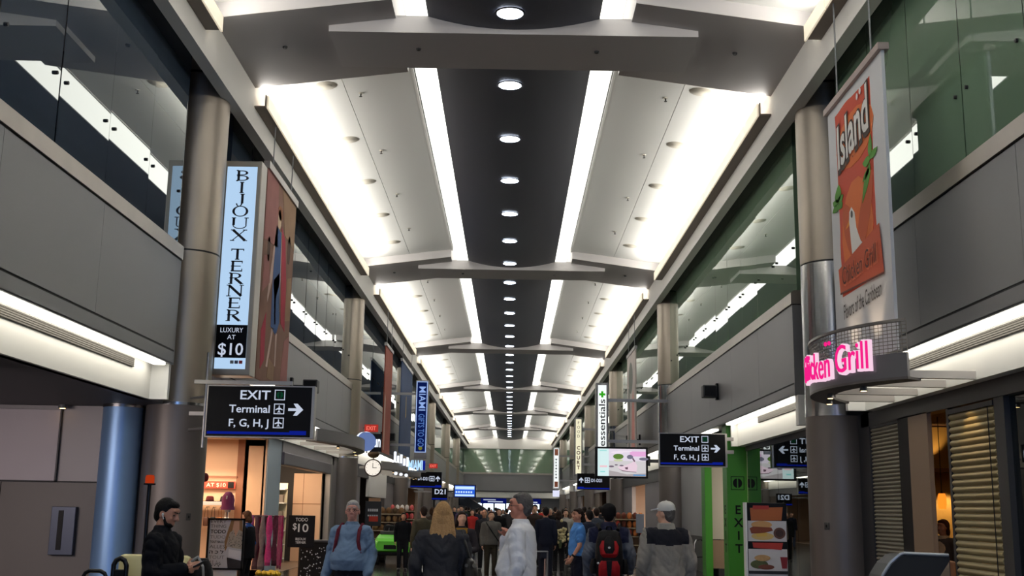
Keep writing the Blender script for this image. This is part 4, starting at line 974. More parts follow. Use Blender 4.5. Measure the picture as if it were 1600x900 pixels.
MB().box(-5.5, p.x + .2, 33.03, 33.07, p.z - .12, p.z - .07).build('arm', ALU, t)
t = thing('wall_clock', 'round double-faced clock hanging below the left canopy', 'clock', (-4.3, 36.0, 2.85))
c = atY(583, 731, 35.0)
MB().cyl((c.x, c.y - 0.06, c.z), (c.x, c.y + 0.06, c.z), 0.27, 0.27, 36).build('case', mat('bronze case', (70, 54, 40), 0.4, 0.5), t, True)
MB().cyl((c.x, c.y - 0.07, c.z), (c.x, c.y - 0.06, c.z), 0.235, 0.235, 36).build('dial', lamp_mat('clock dial', (255, 246, 232), 0.95), t, True)
MB().box(c.x - 0.008, c.x + 0.008, c.y - 0.08, c.y - 0.07, c.z, c.z + 0.15).box(c.x - 0.008, c.x + 0.12, c.y - 0.08, c.y - 0.07, c.z - 0.01, c.z + 0.01).build('hands', BLK, t)
b = MB()
for i in range(12): a = i * PI / 6; b.box(c.x + .2 * math.sin(a) - .008, c.x + .2 * math.sin(a) + .008, c.y - .076, c.y - .07, c.z + .2 * math.cos(a) - .008, c.z + .2 * math.cos(a) + .008)
b.build('hour_marks', BLK, t)
b = MB().ball((c.x, c.y, c.z + 0.42), (.19, .1, .12), 16, 8); b.build('ornament', mat('bronze ornament', (88, 70, 50), 0.4, 0.6), t, True)
MB().cyl((c.x, c.y, c.z + .26), (c.x, c.y, c.z + .6), 0.02, 0.02, 8).each('hanger', TRIMG, t)
MB().box(-5.5, c.x + .02, c.y - .03, c.y + .03, c.z + .56, c.z + .62).build('arm', TRIMG, t)
t = thing('shop_letters', 'white glowing script letters on the farther left canopy', 'sign', (-4.0, 44.0, 3.3))
p = atY(617, 722, 43.0); b = MB()
for i in range(5): b.bbox(p.x - .05 + i * .115, p.x + .045 + i * .115, 43.0 + .05 * i, 43.06 + .05 * i, p.z - .02 - .035 * i, p.z + .40 - .05 * i - (.1 if i % 2 else 0), .02)
b.build('lettering', lamp_mat('white letters', (236, 242, 255), 1.3), t)
for i in range(3): MB().ball((p.x + .02 + i * .2, 43.3, p.z - .42 - .03 * i), (.07, .07, .06), 10, 6).build('lamp_bulb', lamp_mat('white letters', (236, 242, 255), 1.3), t)
t = thing('shop_letters', 'blue white block letters over the far left canopy', 'sign', (-4.0, 50.0, 3.3))
p = atY(638, 734, 49.0); b = MB(); text(b, 'MIAMI', (p.x, 49.0, p.z), 0.42, width=0.62, t=0.05, fat=0.03); b.build('lettering', lamp_mat('blue white letters', (176, 216, 255), 1.2), t)
MB().box(p.x + .58, p.x + .72, 49.05, 49.12, p.z, p.z + .4).build('blue_block', SIGNBL, t)
MB().box(p.x - .1, p.x + .75, 49.0, 49.3, p.z - .1, p.z - .02).build('shelf', TRIMG, t)
# tall vertical light boxes
def tall_sign(label, x0, x1, y, z0, z1, facem, casem, rim=None, depth=0.35):
    s = -1 if x0 < 0 else 1
    t = thing('vertical_sign', label, 'sign', ((x0 + x1) / 2, y, z0)); m_ = 0.05
    MB().bbox(x0, x1, y, y + depth, z0, z1, 0.015).build('casing', casem, t)
    if rim: MB().box(x0 + m_ * .6, x1 - m_ * .6, y - 0.006, y, z0 + m_ + .2, z1 - m_).build('lit_rim', rim, t)
    MB().box(x0 + m_ * 1.3, x1 - m_ * 1.3, y - 0.012, y - 0.004, z0 + m_ * 1.6 + (.2 if rim else 0), z1 - m_ * 1.6).build('light_panel', facem, t)
    MB().box((x0 if s < 0 else x1), s * 5.2, y + .12, y + .2, z1 - .6, z1 - .5).box((x0 if s < 0 else x1), s * 5.2, y + .12, y + .2, z0 + .5, z0 + .6).each('bracket', ALU, t)
    return t
t = tall_sign('tall dark blue lit sign with gold and blue letters on the left', -3.85, -3.33, 45.5, 3.6, 6.78, lamp_mat('navy light box', (14, 28, 84), 0.8), mat('grey casing', (130, 126, 124), 0.4, 0.5), lamp_mat('pale rim', (170, 196, 250), 0.9))
for tx, z, h, wd, m in (('MIAMI', 6.52, 0.26, 0.98, lamp_mat('pale letters', (150, 180, 240), 0.9)), ('GIFTS TO GO', 5.40, 0.24, 1.32, lamp_mat('mid blue letters', (84, 120, 190), 0.9))):
    b = MB(); text(b, tx, (-3.70, 45.486, z), h, ux=(0, 0, -1), uy=(1, 0, 0), width=wd, t=0.004, fat=0.01); b.build('lettering', m, t)
MB().disc((-3.59, 45.485, 4.02), 0.08, (0, -1, 0)).build('emblem', lamp_mat('olive emblem', (130, 130, 50), 0.7), t)
t = tall_sign('tall white lit sign with a green cross above black lettering on the right', 2.80, 3.20, 36.0, 3.3, 5.72, lamp_mat('white light box', (244, 250, 248), 1.05), mat('grey casing', (130, 126, 124), 0.4, 0.5), depth=0.5)
b = MB().box(2.965, 3.035, 35.98, 35.985, 5.24, 5.44).box(2.90, 3.10, 35.98, 35.985, 5.305, 5.375); b.build('green_cross', lamp_mat('cross green', (52, 176, 30), 0.9), t)
b = MB(); text(b, 'essentials', (3.09, 35.984, 3.68), 0.2, ux=(0, 0, 1), uy=(-1, 0, 0), width=1.5, t=0.004, fat=0.008); b.build('lettering', INK, t)
t = tall_sign('tall cream lit sign with brown stacked letters on the right', 3.16, 3.56, 54.5, 3.3, 6.1, lamp_mat('cream light box', (246, 240, 206), 0.95), mat('grey casing', (130, 126, 124), 0.4, 0.5))
for i, ch in enumerate('FOOD COURT'):
    if ch == ' ': continue
    z = 5.78 - i * (.215 if i < 4 else .235) - (.05 if i > 4 else 0)
    b = MB(); text(b, ch, (3.36, 54.486, z), 0.13 if i < 4 else 0.17, align='c', t=0.004, fat=0.0 if i < 4 else 0.03); b.build('lettering', mat('brown ink', (110, 60, 44) if i < 4 else (104, 22, 20), 0.5), t)
t = tall_sign('far narrow white sign with orange ends on the right', 2.80, 3.22, 72.0, 2.98, 5.62, lamp_mat('white light box', (244, 250, 248), 1.05), WHP)
MB().box(2.9, 3.12, 71.98, 71.985, 5.1, 5.5).box(2.9, 3.12, 71.98, 71.985, 3.1, 3.45).build('orange_end', mat('orange print', (206, 120, 86), 0.6), t)
b = MB()
for i in range(7): b.box(2.95, 3.05 - .01 * (i % 3), 71.98, 71.985, 3.65 + i * .19, 3.75 + i * .19)
b.build('print', mat('grey print', (150, 160, 164), 0.6), t)
MB().box(2.80, 3.22, 72.0, 72.2, 2.5, 2.9).build('lower_box', lamp_mat('pale lilac', (226, 228, 250), 1.0), t)
# --- screens
t = thing('display_screen', 'large flat screen showing a lake picture hanging on the right', 'screen', (3.35, 34.0, 2.6))
x0, z0 = 2.62, 2.62; k = 1.62 / 1.42; W_, H_ = 1.60, 0.93; y = 34.0
MB().bbox(x0, x0 + W_, y, y + 0.09, z0, z0 + H_, 0.012).build('bezel', BLK, t)
def scr(nm, rgb, P, l, e=0.95):
    b = MB()
    for q in P: b.prism([(x0 + p[0] * W_, z0 + p[1] * H_) for p in q], y - 0.001 - l, y - l)
    return b.build(nm, lamp_mat('screen ' + nm, rgb, e), t)
R4 = lambda a, b_, c, d: [(a, b_), (c, b_), (c, d), (a, d)]
scr('image', (232, 222, 236), [R4(.05, .06, .96, .94)], .002); scr('side_column', (220, 246, 246), [R4(.05, .06, .26, .94)], .004)
scr('lake', (214, 210, 212), [R4(.262, .06, .96, .55)], .004); scr('sunset', (236, 176, 224), [R4(.66, .70, .96, .86)], .004)
scr('island', (96, 132, 60), [blob((.44, .69), (.10, .09))], .006); scr('far_bank', (120, 116, 136), [blob((.66, .68), (.06, .07)), blob((.92, .62), (.09, .05))], .006)
scr('reflection', (206, 214, 176), [blob((.44, .57), (.09, .04))], .006)
scr('rocks', (238, 212, 226), [[(.42, .36), (.5, .24), (.78, .20), (.80, .40), (.74, .58), (.70, .5), (.56, .40)]], .006); scr('rock_shade', (110, 84, 100), [[(.44, .30), (.52, .22), (.78, .185), (.78, .20), (.52, .245)], [(.56, .34), (.62, .36), (.62, .28), (.58, .28)], [(.70, .62), (.74, .52), (.76, .55), (.72, .66)]], .008)
scr('pink_text', (246, 206, 214), [R4(.09, .34, .23, .40)], .006); scr('teal_text', (150, 226, 222), [R4(.10, .18, .19, .22)], .006); scr('teal_heading', (150, 226, 222), [R4(.09, .86, .22, .89)], .006); scr('shore', (176, 168, 170), [[(.262, .06), (.96, .06), (.96, .16), (.6, .12), (.4, .2), (.262, .24)]], .005); scr('dark_rock', (120, 104, 120), [blob((.31, .37), (.05, .03)), blob((.40, .42), (.03, .02)), blob((.50, .40), (.04, .025))], .007); scr('cloud', (246, 232, 246), [blob((.42, .82), (.12, .04)), blob((.56, .86), (.14, .03))], .005); scr('caption', (80, 150, 210), [R4(.72, .08, .95, .12)], .007)
MB().box(4.2, 5.4, 34.12, 34.2, 3.1, 3.2).box(3.6, 4.3, 34.09, 34.2, 3.0, 3.3).box(5.3, 5.56, 34.1, 34.22, 3.0, 3.3).build('arm', CHAR, t)
t = thing('display_screen', 'small flat screen with bright blue listings far down the left side', 'screen', (-3.1, 80.0, 2.45))
x0, z0, W_, H_, y = -3.92, 2.42, 1.6, 0.92, 80.0
MB().bbox(x0, x0 + W_, y, y + 0.1, z0, z0 + H_, 0.015).build('bezel', mat('navy bezel', (10, 16, 60), 0.4), t)
scr('list_field', (40, 96, 220), [R4(.06, .08, .94, .92)], .002, 1.0); scr('list_rows', (200, 228, 255), [R4(.08, .64, .92, .86), R4(.08, .12, .92, .26)] + [R4(.1 + .11 * i, .36, .17 + .11 * i, .5) for i in range(7)], .004, 1.1)
MB().box(-5.2, -3.9, y + .1, y + .2, 2.8, 2.9).build('arm', CHAR, t)
# --- speakers, cameras, red exit signs
def speaker(label, px, py, y):
    p = atY(px, py, y); s = -1 if p.x < 0 else 1
    t = thing('wall_speaker', label, 'speaker', (p.x, p.y, p.z), 'black loudspeakers on the parapets')
    bm = bmesh.new()
    MB().bbox(p.x - .17, p.x + .17, y - .16, y + .16, p.z - .15, p.z + .15, .02).build('cabinet', CHAR, t)
    MB().box(p.x - .14, p.x + .14, y - .168, y - .16, p.z - .12, p.z + .12).build('grille', BLK, t)
    MB().box(min(p.x, s * 5.15), max(p.x, s * 5.15), y - .03, y + .03, p.z - .03, p.z + .03).box(s * 5.09, s * 5.15, y - .08, y + .08, p.z - .2, p.z + .2).each('bracket', BLK, t)
speaker('black loudspeaker on the left parapet above the large exit sign', 486, 604, 26.2)
speaker('black loudspeaker on the right parapet above the exit sign', 1108, 612, 27.4)
speaker('black loudspeaker high on the right beyond the screen', 985, 687, 44)
speaker('black loudspeaker on the left parapet by the rust red banner', 611, 683, 45)
for lab, px, py, y in (('small red lit sign on the left parapet above the round sign disc', 580, 669, 39.5), ('small red lit sign on the left above the gate direction sign', 677, 728, 64)):
    p = atY(px, py, y); t = thing('red_sign', lab, 'sign', (p.x, p.y, p.z))
    MB().bbox(p.x - .24, p.x + .24, y, y + .08, p.z - .13, p.z + .13, .01).build('housing', lamp_mat('red sign glow', (196, 60, 52), 0.7), t)
    b = MB(); text(b, 'EXIT', (p.x, y - .002, p.z - .07), .14, width=.34, align='c', t=0.004, fat=.02); b.build('lettering', lamp_mat('red letter glow', (255, 120, 104), 1.0), t)
    MB().box(-5.2, p.x - .2, y + .03, y + .06, p.z - .02, p.z + .02).each('bracket', TRIMG, t)
# blue overhead signs at the hall end
for i, (xa, xb) in enumerate(((-3.2, -.3), (.5, 3.6))):
    t = thing('overhead_sign', ['left long blue overhead sign at the hall end', 'right long blue overhead sign at the hall end'][i], 'sign', ((xa + xb) / 2, YE - 1, 2.45), 'blue signs at the hall end')
    MB().box(xa, xb, YE + 1.0, YE + 1.15, 2.32, 2.9).build('face', lamp_mat('deep blue face', (10, 20, 96), 0.8), t)
    b = MB(); b.box(xa + .3, xb - 1.2, YE + .98, YE + 1.0, 2.68, 2.78).box(xa + .8, xb - .4, YE + .98, YE + 1.0, 2.46, 2.58); b.build('lettering', SIGNW, t)
    MB().box(xa + .4, xa + .46, YE + 1.04, YE + 1.1, 2.9, 3.3).box(xb - .46, xb - .4, YE + 1.04, YE + 1.1, 2.9, 3.3).each('hanger', TRIMG, t)
# escalator at the hall end
t = thing('escalator', 'dark escalator rising to the left at the far end of the hall', 'escalator', (-4.0, 134, 0))
for dy, nm in ((0, 'balustrade'), (1.2, 'balustrade')):
    MB().prism([(-2.2, 0), (-1.6, 0), (-1.6, .95), (-5.2, 3.25), (-6.4, 3.25), (-6.4, 2.4)], 134 + dy, 134.12 + dy).build(nm, mat('dark balustrade', (44, 50, 58), 0.3), t)
    MB().tube([(-1.6, 134.06 + dy, .98), (-5.2, 134.06 + dy, 3.28)], 0.06, 6).build('handrail', ALU, t)
MB().prism([(-2.2, 0), (-1.8, .2), (-6.3, 2.9), (-6.3, 2.6)], 134.12, 135.2).build('steps', CHAR, t)
# ------------------------------------------------------------------ people
def cloth(name, rgb, rough=0.85): return mat('cloth ' + name, rgb, rough, spec=0.15, bump=(0.5, 0.03), vscale=8, var=0.07)
def skin(name, rgb): return mat('skin ' + name, rgb, 0.55, var=0.06, vscale=20)
def hairm(name, rgb): return mat('hair ' + name, rgb, 0.6, spec=0.15, bump=(0.5, 0.02), vscale=60, var=0.25)
DEF = dict(ls=(-.185, 0, 1.40), rs=(.185, 0, 1.40), le=(-.235, -.03, 1.12), re=(.235, -.03, 1.12), lw=(-.235, .04, .87), rw=(.235, .04, .87),
           lh=(-.09, 0, .90), rh=(.09, 0, .90), lk=(-.10, .03, .49), rk=(.10, .03, .49), la=(-.10, -.02, .09), ra=(.10, -.02, .09),
           belly=0.0, hpitch=0.0, hyaw=0.0, curl=0.5, bust=0.0)
def rings(P, d, za, zb):
    b_ = P['belly']; R_ = [(.82, .12, .095, 0, 0), (.90, .168, .118, 0, -.005), (.98, .168 + b_ * .4, .118 + b_ * .5, 0, b_ * .4), (1.08, .15 + b_ * .8, .108 + b_, 0, b_ * .8), (1.20, .158 + b_ * .5, .112 + b_ * .6, 0, b_ * .5 + P['bust'] * .3), (1.30, .172, .118 + P['bust'], 0, P['bust'] * .7), (1.38, .182, .108, 0, 0), (1.43, .165, .088, 0, -.008), (1.465, .115, .070, 0, -.01), (1.50, .064, .060, 0, -.008)]
    def at(z):
        for a, c in zip(R_, R_[1:]):
            if a[0] <= z <= c[0]:
                u = (z - a[0]) / (c[0] - a[0]); return tuple(a[i] + (c[i] - a[i]) * u for i in range(5))
        return R_[-1] if z > R_[-1][0] else R_[0]
    zs = [za] + [r[0] for r in R_ if za + .01 < r[0] < zb - .01] + [zb]
    return [(z, at(z)[1] + d, at(z)[2] + d, at(z)[3], at(z)[4]) for z in zs]
def hand(b, w, e, side, curl, P):
    """palm, four bent fingers and a thumb, continuing the forearm"""
    w, e = Vector(w), Vector(e); d = (w - e).normalized()
    inn = Vector((-side, 0, 0)); inn = (inn - d * inn.dot(d)); inn = inn.normalized() if inn.length > .2 else Vector((0, 0, -1))
    fwd = d.cross(inn) * side
    if fwd.y < 0 and abs(d.z) > .5: fwd = -fwd
    c = w + d * .05
    rot = Matrix((fwd, inn, d)).transposed()
    b.ball(c, (.038, .017, .05), 12, 8, rot)
    b.cap(w - d * .02, .027, w + d * .02, .026, 10)
    for i, (o, L) in enumerate(((.028, .072), (.0095, .082), (-.0095, .076), (-.027, .060))):
        p0 = c + fwd * o + d * .03; a = curl * (.7 + .12 * i)
        d1 = (d * math.cos(a) + inn * math.sin(a)); p1 = p0 + d1 * L * .5; a2 = a * 2.1; d2 = d * math.cos(a2) + inn * math.sin(a2); p2 = p1 + d2 * L * .5
        b.cap(p0, .0095, p1, .0088, 8); b.cap(p1, .0088, p2, .0075, 8)
    t0 = c + fwd * .030 - d * .012; t1 = t0 + (fwd * .75 + d * .5 + inn * .35).normalized() * .036; t2 = t1 + (fwd * .2 + d * .85 + inn * .5).normalized() * .030
    b.cap(t0, .0125, t1, .0105, 8); b.cap(t1, .0105, t2, .0085, 8)
def head_rot(P): return Matrix.Rotation(P['hyaw'], 3, 'Z') @ Matrix.Rotation(P['hpitch'], 3, 'X')
def hp(P, v):
    o = Vector((0, 0, 1.545)); return o + head_rot(P) @ (Vector(v) - o)
def foot(b, a, d, P, s):
    a = Vector(a); dn = max(0, a.z - .09)
    b.cap(a + Vector((0, -.035, -.045)), .042 + d, a + Vector((0, .10, -.055)), .038 + d, 10); b.ball(a + Vector((s * .01, .135, -.06)), (.046 + d, .07 + d, .030 + d), 12, 8)
def person(label, x, y, face, H=1.75, skinc=('light', (222, 172, 144)), hair=None, top=None, legs=None, shoes=('black', (22, 22, 24)), sleeve='long', hem=.90, voxel=.008, near=True, z=0.0, cat='person', group=None, open_eyes=True, hands=True, **kw):
    P = dict(DEF); P.update(kw); hr = head_rot(P)
    def tilt(b, start):
        L_ = P.get('lean', 0.0)
        if L_: 
            R_ = Matrix.Rotation(-L_, 3, 'X'); o = Vector((0, 0, .9))
            for i in range(start, len(b.v)):
                v = Vector(b.v[i])
                if v.z > .9: b.v[i] = tuple(o + R_ @ (v - o))
    b = MB()
    b.eloft(rings(P, 0, .82, 1.50), 20)
    b.cap((0, -.012, 1.45), .060, (0, .004, 1.545), .054, 12)
    b.cap(hp(P, (0, .0, 1.53)), .053, hp(P, (0, -.008, 1.60)), .055, 12)
    for c, r in (((0, -.006, 1.657), (.076, .096, .098)), ((0, .024, 1.610), (.064, .069, .082)), ((.036, .056, 1.612), (.026, .026, .032)), ((-.036, .056, 1.612), (.026, .026, .032)), ((0, .060, 1.556), (.034, .028, .024)), ((0, .078, 1.690), (.052, .022, .022)), ((0, .085, 1.583), (.026, .014, .007)), ((0, .085, 1.571), (.024, .013, .007)), ((.040, .062, 1.622), (.022, .022, .022)), ((-.040, .062, 1.622), (.022, .022, .022)), ((.079, -.006, 1.632), (.011, .022, .033)), ((-.079, -.006, 1.632), (.011, .022, .033))):
        b.ball(hp(P, c), r, 16, 10, hr)
    b.cap(hp(P, (0, .090, 1.668)), .010, hp(P, (0, .112, 1.622)), .015, 10)
    for s_ in (-1, 1): b.ball(hp(P, (s_ * .013, .100, 1.618)), (.010, .012, .009), 8, 6, hr)
    for q, s_ in (('l', -1), ('r', 1)):
        S, E_, W_ = P[q + 's'], P[q + 'e'], P[q + 'w']
        b.cap(S, .054, E_, .041, 12); b.cap(E_, .041, W_, .028, 12)
        b.cap((s_ * .12, 0, 1.41), .05, S, .054, 12)
        if hands: hand(b, W_, E_, s_, P['curl'], P)
        b.cap(P[q + 'h'], .088, P[q + 'k'], .058, 14); b.cap(P[q + 'k'], .058, P[q + 'a'], .042, 14); foot(b, P[q + 'a'], 0, P, s_)
    tilt(b, 0)
    me = remesh(b, voxel, 3 if near else 2, 'person')
    sc = H / 1.755
    me.materials.append(skin(*skinc)); o = link('person', me, None, 'all'); tag(o, label, cat, group); ROOTS.append(o)
    o.location = (x, y, z); o.rotation_euler.z = math.radians(face); o.scale = (sc,) * 3; o['_o'] = (0.0, 0.0, 0.0)
    parts = []
    def part(nm, b, m, vx, sm=3):
        tilt(b, 0); m2 = remesh(b, vx, sm, nm); m2.materials.append(m)
        if nm in ('top', 'trousers') and voxel < .012:
            amp = P.get('fold', .008); nv = noise.noise; seed = Vector((x * 3.1, y * 1.7, 0))
            out = []
            for c, n_ in [(v.co.copy(), v.normal.copy()) for v in m2.vertices]:
                k = 1.0 + 1.2 * math.exp(-((abs(c.x) - .25) / .06) ** 2) 
                q = Vector((c.x * 7 + c.z * 4, c.y * 7, c.z * 10 - abs(c.x) * 8)) + seed
                out += list(c + n_ * amp * k * (abs(nv(q)) * 2.0 - .45 + .3 * nv(q * 2.3)))
            m2.vertices.foreach_set('co', out); m2.update()
        if nm == 'top' and P.get('yoke'):
            zc, xm, ym = P['yoke']; m2.materials.append(ym)
            for f in m2.polygons:
                if f.center.z > zc + .10 * abs(f.center.x) and abs(f.center.x) < xm: f.material_index = 1
        c = link(nm, m2, o, 'all'); parts.append(c); return c
    vx = voxel * 1.15
    if top:
        b = MB(); d = P.get('thick', .016)
        R_ = rings(P, d, hem, 1.475); R_[0] = (R_[0][0], R_[0][1] + .006, R_[0][2] + .006, R_[0][3], R_[0][4]); b.eloft(R_, 24)
        b.eloft([(1.43, .118 + d * .5, .088 + d * .5, 0, -.012), (1.46, .092 + d * .6, .080 + d * .6, 0, -.012), (1.505, .063 + d * .5, .063 + d * .5, 0, -.004), (1.52, .060 + d * .5, .062 + d * .5, 0, .0)], 16)
        for q, s_ in (('l', -1), ('r', 1)):
            S, E_, W_ = Vector(P[q + 's']), Vector(P[q + 'e']), Vector(P[q + 'w'])
            b.cap((s_ * .12, 0, 1.41), .05 + d, S, .055 + d, 12)
            if sleeve == 'short': b.cap(S, .055 + d, S + (E_ - S) * .62, .052 + d, 12)
            elif sleeve == 'long': b.cap(S, .055 + d, E_, .043 + d, 12); b.cap(E_, .043 + d, E_ + (W_ - E_) * .90, .032 + d, 12)
            elif sleeve == 'none': pass
        part('top', b, cloth(*top), vx)
    if legs:
        b = MB(); d = P.get('lthick', .014); b.eloft(rings(P, d * .7, .80, 1.03), 20)
        for q in 'lr':
            b.cap(P[q + 'h'], .090 + d, P[q + 'k'], .062 + d, 14); A = Vector(P[q + 'a']); b.cap(P[q + 'k'], .062 + d, A + Vector((0, 0, .02)), .050 + d, 14)
        part('trousers', b, cloth(*legs), vx)
    if shoes:
        b = MB(); foot(b, P['la'], .010, P, -1); foot(b, P['ra'], .010, P, 1); part('shoes', b, mat('shoe ' + shoes[0], shoes[1], 0.5), vx, 2)
    if hair:
        st, hm = hair[0], hairm(hair[1], hair[2]); b = MB()
        if st in ('short', 'long', 'bob', 'thin'):
            k = .6 if st == 'thin' else 1
            b.ball(hp(P, (0, -.024, 1.672)), (.080 + .004 * k, .094, .094 + .008 * k), 18, 12, hr)
            b.ball(hp(P, (0, -.052, 1.622)), (.070, .055, .075), 14, 10, hr)
            if st != 'thin': b.ball(hp(P, (0, .022, 1.728)), (.066, .062, .036), 14, 8, hr)
            else: b.ball(hp(P, (0, .012, 1.726)), (.064, .058, .030), 14, 8, hr)
        if st == 'bob' or st == 'long':
            for s_ in (-1, 1): b.cap(hp(P, (s_ * .072, -.01, 1.68)), .026, hp(P, (s_ * .080, -.015, 1.56)), .026, 10)
            b.ball(hp(P, (0, -.055, 1.58)), (.082, .06, .09), 14, 10, hr)
        if st == 'long':
            for i in range(-3, 4):
                b.cap(hp(P, (i * .024, -.062 + .004 * abs(i), 1.64)), .034, (i * .040 + .004, -.115 + .012 * abs(i), 1.36 + .03 * (i % 2) + P.get('hairup', 0)), .024, 10)
            for s_ in (-1, 1): b.cap(hp(P, (s_ * .078, -.03, 1.62)), .028, (s_ * .125, -.07, 1.37), .022, 10)
        part('hair', b, hm, max(.007, voxel), 2)
    if P.get('beard'):
        b = MB(); b.ball(hp(P, (0, .048, 1.565)), (.052, .047, .036), 14, 8, hr)
        for s_ in (-1, 1): b.cap(hp(P, (s_ * .060, .012, 1.62)), .014, hp(P, (s_ * .045, .045, 1.566)), .018, 8)
        part('beard', b, hairm('beard ' + hair[1], hair[2]), .007, 2)
    if P.get('eyes'):
        b = MB()
        for s_ in (-1, 1): b.ball(hp(P, (s_ * .031, .0815, 1.652)), (.012, .008, .006), 10, 6, hr)
        tilt(b, 0); b.build('eyes', mat('dark eyes', (30, 24, 22), 0.3), o, True)
        b = MB()
        for s_ in (-1, 1): b.cap(hp(P, (s_ * .014, .099, 1.678)), .005, hp(P, (s_ * .048, .086, 1.680)), .004, 6)
        tilt(b, 0); b.build('eyebrows', hairm(hair[1], hair[2]) if hair else BLK, o, True)
    if P.get('glasses'):
        b = MB()
        for s_ in (-1, 1):
            b.tube([hp(P, (s_ * .030 + .024 * math.cos(a), .104, 1.648 + .017 * math.sin(a))) for a in [2 * PI * i / 12 for i in range(13)]], .0022, 6)
            b.tube([hp(P, (s_ * .054, .104, 1.652)), hp(P, (s_ * .080, .06, 1.650)), hp(P, (s_ * .084, -.01, 1.645))], .0022, 6)
        b.tube([hp(P, (-.008, .106, 1.650)), hp(P, (.008, .106, 1.650))], .0022, 6)
        tilt(b, 0); b.build('glasses', mat('glasses frame', (60, 50, 46), 0.3, 0.6), o)
    o['_P'] = 0; PP[o.name] = P
    return o
PP = {}
def worn(name, label, cat, p):
    t = thing(name, label, cat, tuple(p.location)); t['_o'] = (0.0, 0.0, 0.0); t.rotation_euler = p.rotation_euler; t.scale = p.scale; return t
def X_at(px, y): return atY(px, 797, y).x
# --- the nearer people
pw = person('man in an untucked white shirt with grey hair, standing in profile in mid hall', X_at(814, 10.4), 10.4, 78, 1.77, ('ruddy', (204, 136, 112)), ('thin', 'grey', (92, 88, 86)), ('white shirt', (232, 232, 236)), ('brown trousers', (86, 50, 42)), voxel=.0075, hem=.93, belly=.05, thick=.028,
    rs=(.19, .03, 1.40), re=(.20, .17, 1.14), rw=(.07, .15, 1.36), le=(-.25, -.03, 1.12), lw=(-.22, .06, .90), curl=.8, fold=.0055, hyaw=.12, hpitch=-.03, glasses=True, eyes=True)
b = MB(); b.eloft([(1.455, .085, .078, 0, -.012), (1.525, .068, .070, 0, -.002), (1.53, .060, .060, 0, 0)], 18); b.build('collar', cloth('white shirt', (232, 232, 236)), pw, True)
pb = person('woman with long blond hair and a dark denim jacket seen from behind', X_at(692, 11.2), 11.2, 4, 1.68, ('light', (222, 172, 144)), ('long', 'blond', (176, 138, 94)), ('dark denim jacket', (54, 54, 58)), ('dark jeans', (34, 36, 46)), voxel=.0075, hem=.98, thick=.030, ls=(-.195, 0, 1.40), rs=(.195, 0, 1.40), le=(-.27, -.02, 1.13), re=(.26, .0, 1.13), lw=(-.25, .08, .90), rw=(.22, .14, .93), hyaw=.05)
b = MB().eloft([(.88, .182, .134, 0, -.004), (.99, .186, .136, 0, 0)], 24); b.build('brown_shirt_hem', cloth('rust shirt', (122, 68, 44)), pb, True)
b = MB().eloft([(1.0, .205, .150, 0, 0), (1.03, .200, .147, 0, 0)], 24); b.build('jacket_band', cloth('denim seam', (44, 44, 48)), pb, True)
t = worn('shoulder_bag', 'black leather shoulder bag hanging at the right side of the blond woman', 'bag', pb)
m_ = mat('black leather', (20, 20, 22), 0.4, bump=(.3, .02), vscale=14)
b = MB(); b.eloft([(.84, .05, .13, .29, -.03), (.88, .085, .19, .29, -.03), (1.05, .085, .19, .29, -.03), (1.18, .06, .15, .28, -.03), (1.21, .03, .10, .27, -.03)], 20); b.build('bag_body', m_, t, True)
MB().tube([(.29, -.12, 1.18), (.24, -.10, 1.34), (.20, -.03, 1.475), (.22, .06, 1.36), (.29, .08, 1.18)], .014, 8).build('strap', m_, t)
MB().cyl((.33, -.19, 1.14), (.33, -.215, 1.14), .022, .022, 12).cyl((.25, -.19, 1.14), (.25, -.215, 1.14), .018, .018, 12).build('rings', mat('dull brass', (92, 84, 70), .5, .3), t, True)
pp_ = person('man in a black sweater looking down at his phone beside the cream cart seats', X_at(256, 9.2), 9.2, -96, 1.66, ('tan', (186, 132, 106)), ('short', 'black', (20, 18, 18)), ('black sweater', (18, 19, 24)), ('black trousers', (20, 20, 24)), voxel=.0075, hem=.88, thick=.026,
    rs=(.19, .02, 1.40), re=(.22, .03, 1.13), rw=(.07, .25, 1.19), ls=(-.19, .02, 1.40), le=(-.22, .06, 1.12), lw=(-.02, .25, 1.17), curl=.55, hpitch=-.32, hyaw=-.05, beard=True, eyes=True)
b = MB().eloft([(1.455, .082, .074, 0, -.012), (1.53, .070, .070, 0, .0), (1.54, .062, .062, 0, .002)], 18); b.build('collar', cloth('black sweater', (18, 19, 24)), pp_, True)
t = worn('earphone', 'white wireless earphone in the ear of the man in the black sweater', 'earphone', pp_); P_ = PP[pp_.name]
MB().ball(hp(P_, (.092, .01, 1.638)), (.010, .010, .012), 10, 6).cap(hp(P_, (.094, .012, 1.63)), .005, hp(P_, (.092, .03, 1.605)), .004, 8).build('bud', WHP, t, True)
t = worn('phone', 'dark phone in the hands of the man in the black sweater', 'phone', pp_)
bm = MB(); rr_ = Matrix.Rotation(.5, 3, 'X')
q = MB().bbox(-.038, .038, -.075, .075, -.005, .005, .004)
for i, v in enumerate(q.v): q.v[i] = tuple(Vector((.03, .345, 1.215)) + rr_ @ Vector(v))
q.build('case', BLK, t)
q = MB().box(-.034, .034, -.068, .068, .005, .0062)
for i, v in enumerate(q.v): q.v[i] = tuple(Vector((.03, .345, 1.215)) + rr_ @ Vector(v))
q.build('screen', lamp_mat('phone screen', (150, 160, 180), .5), t)
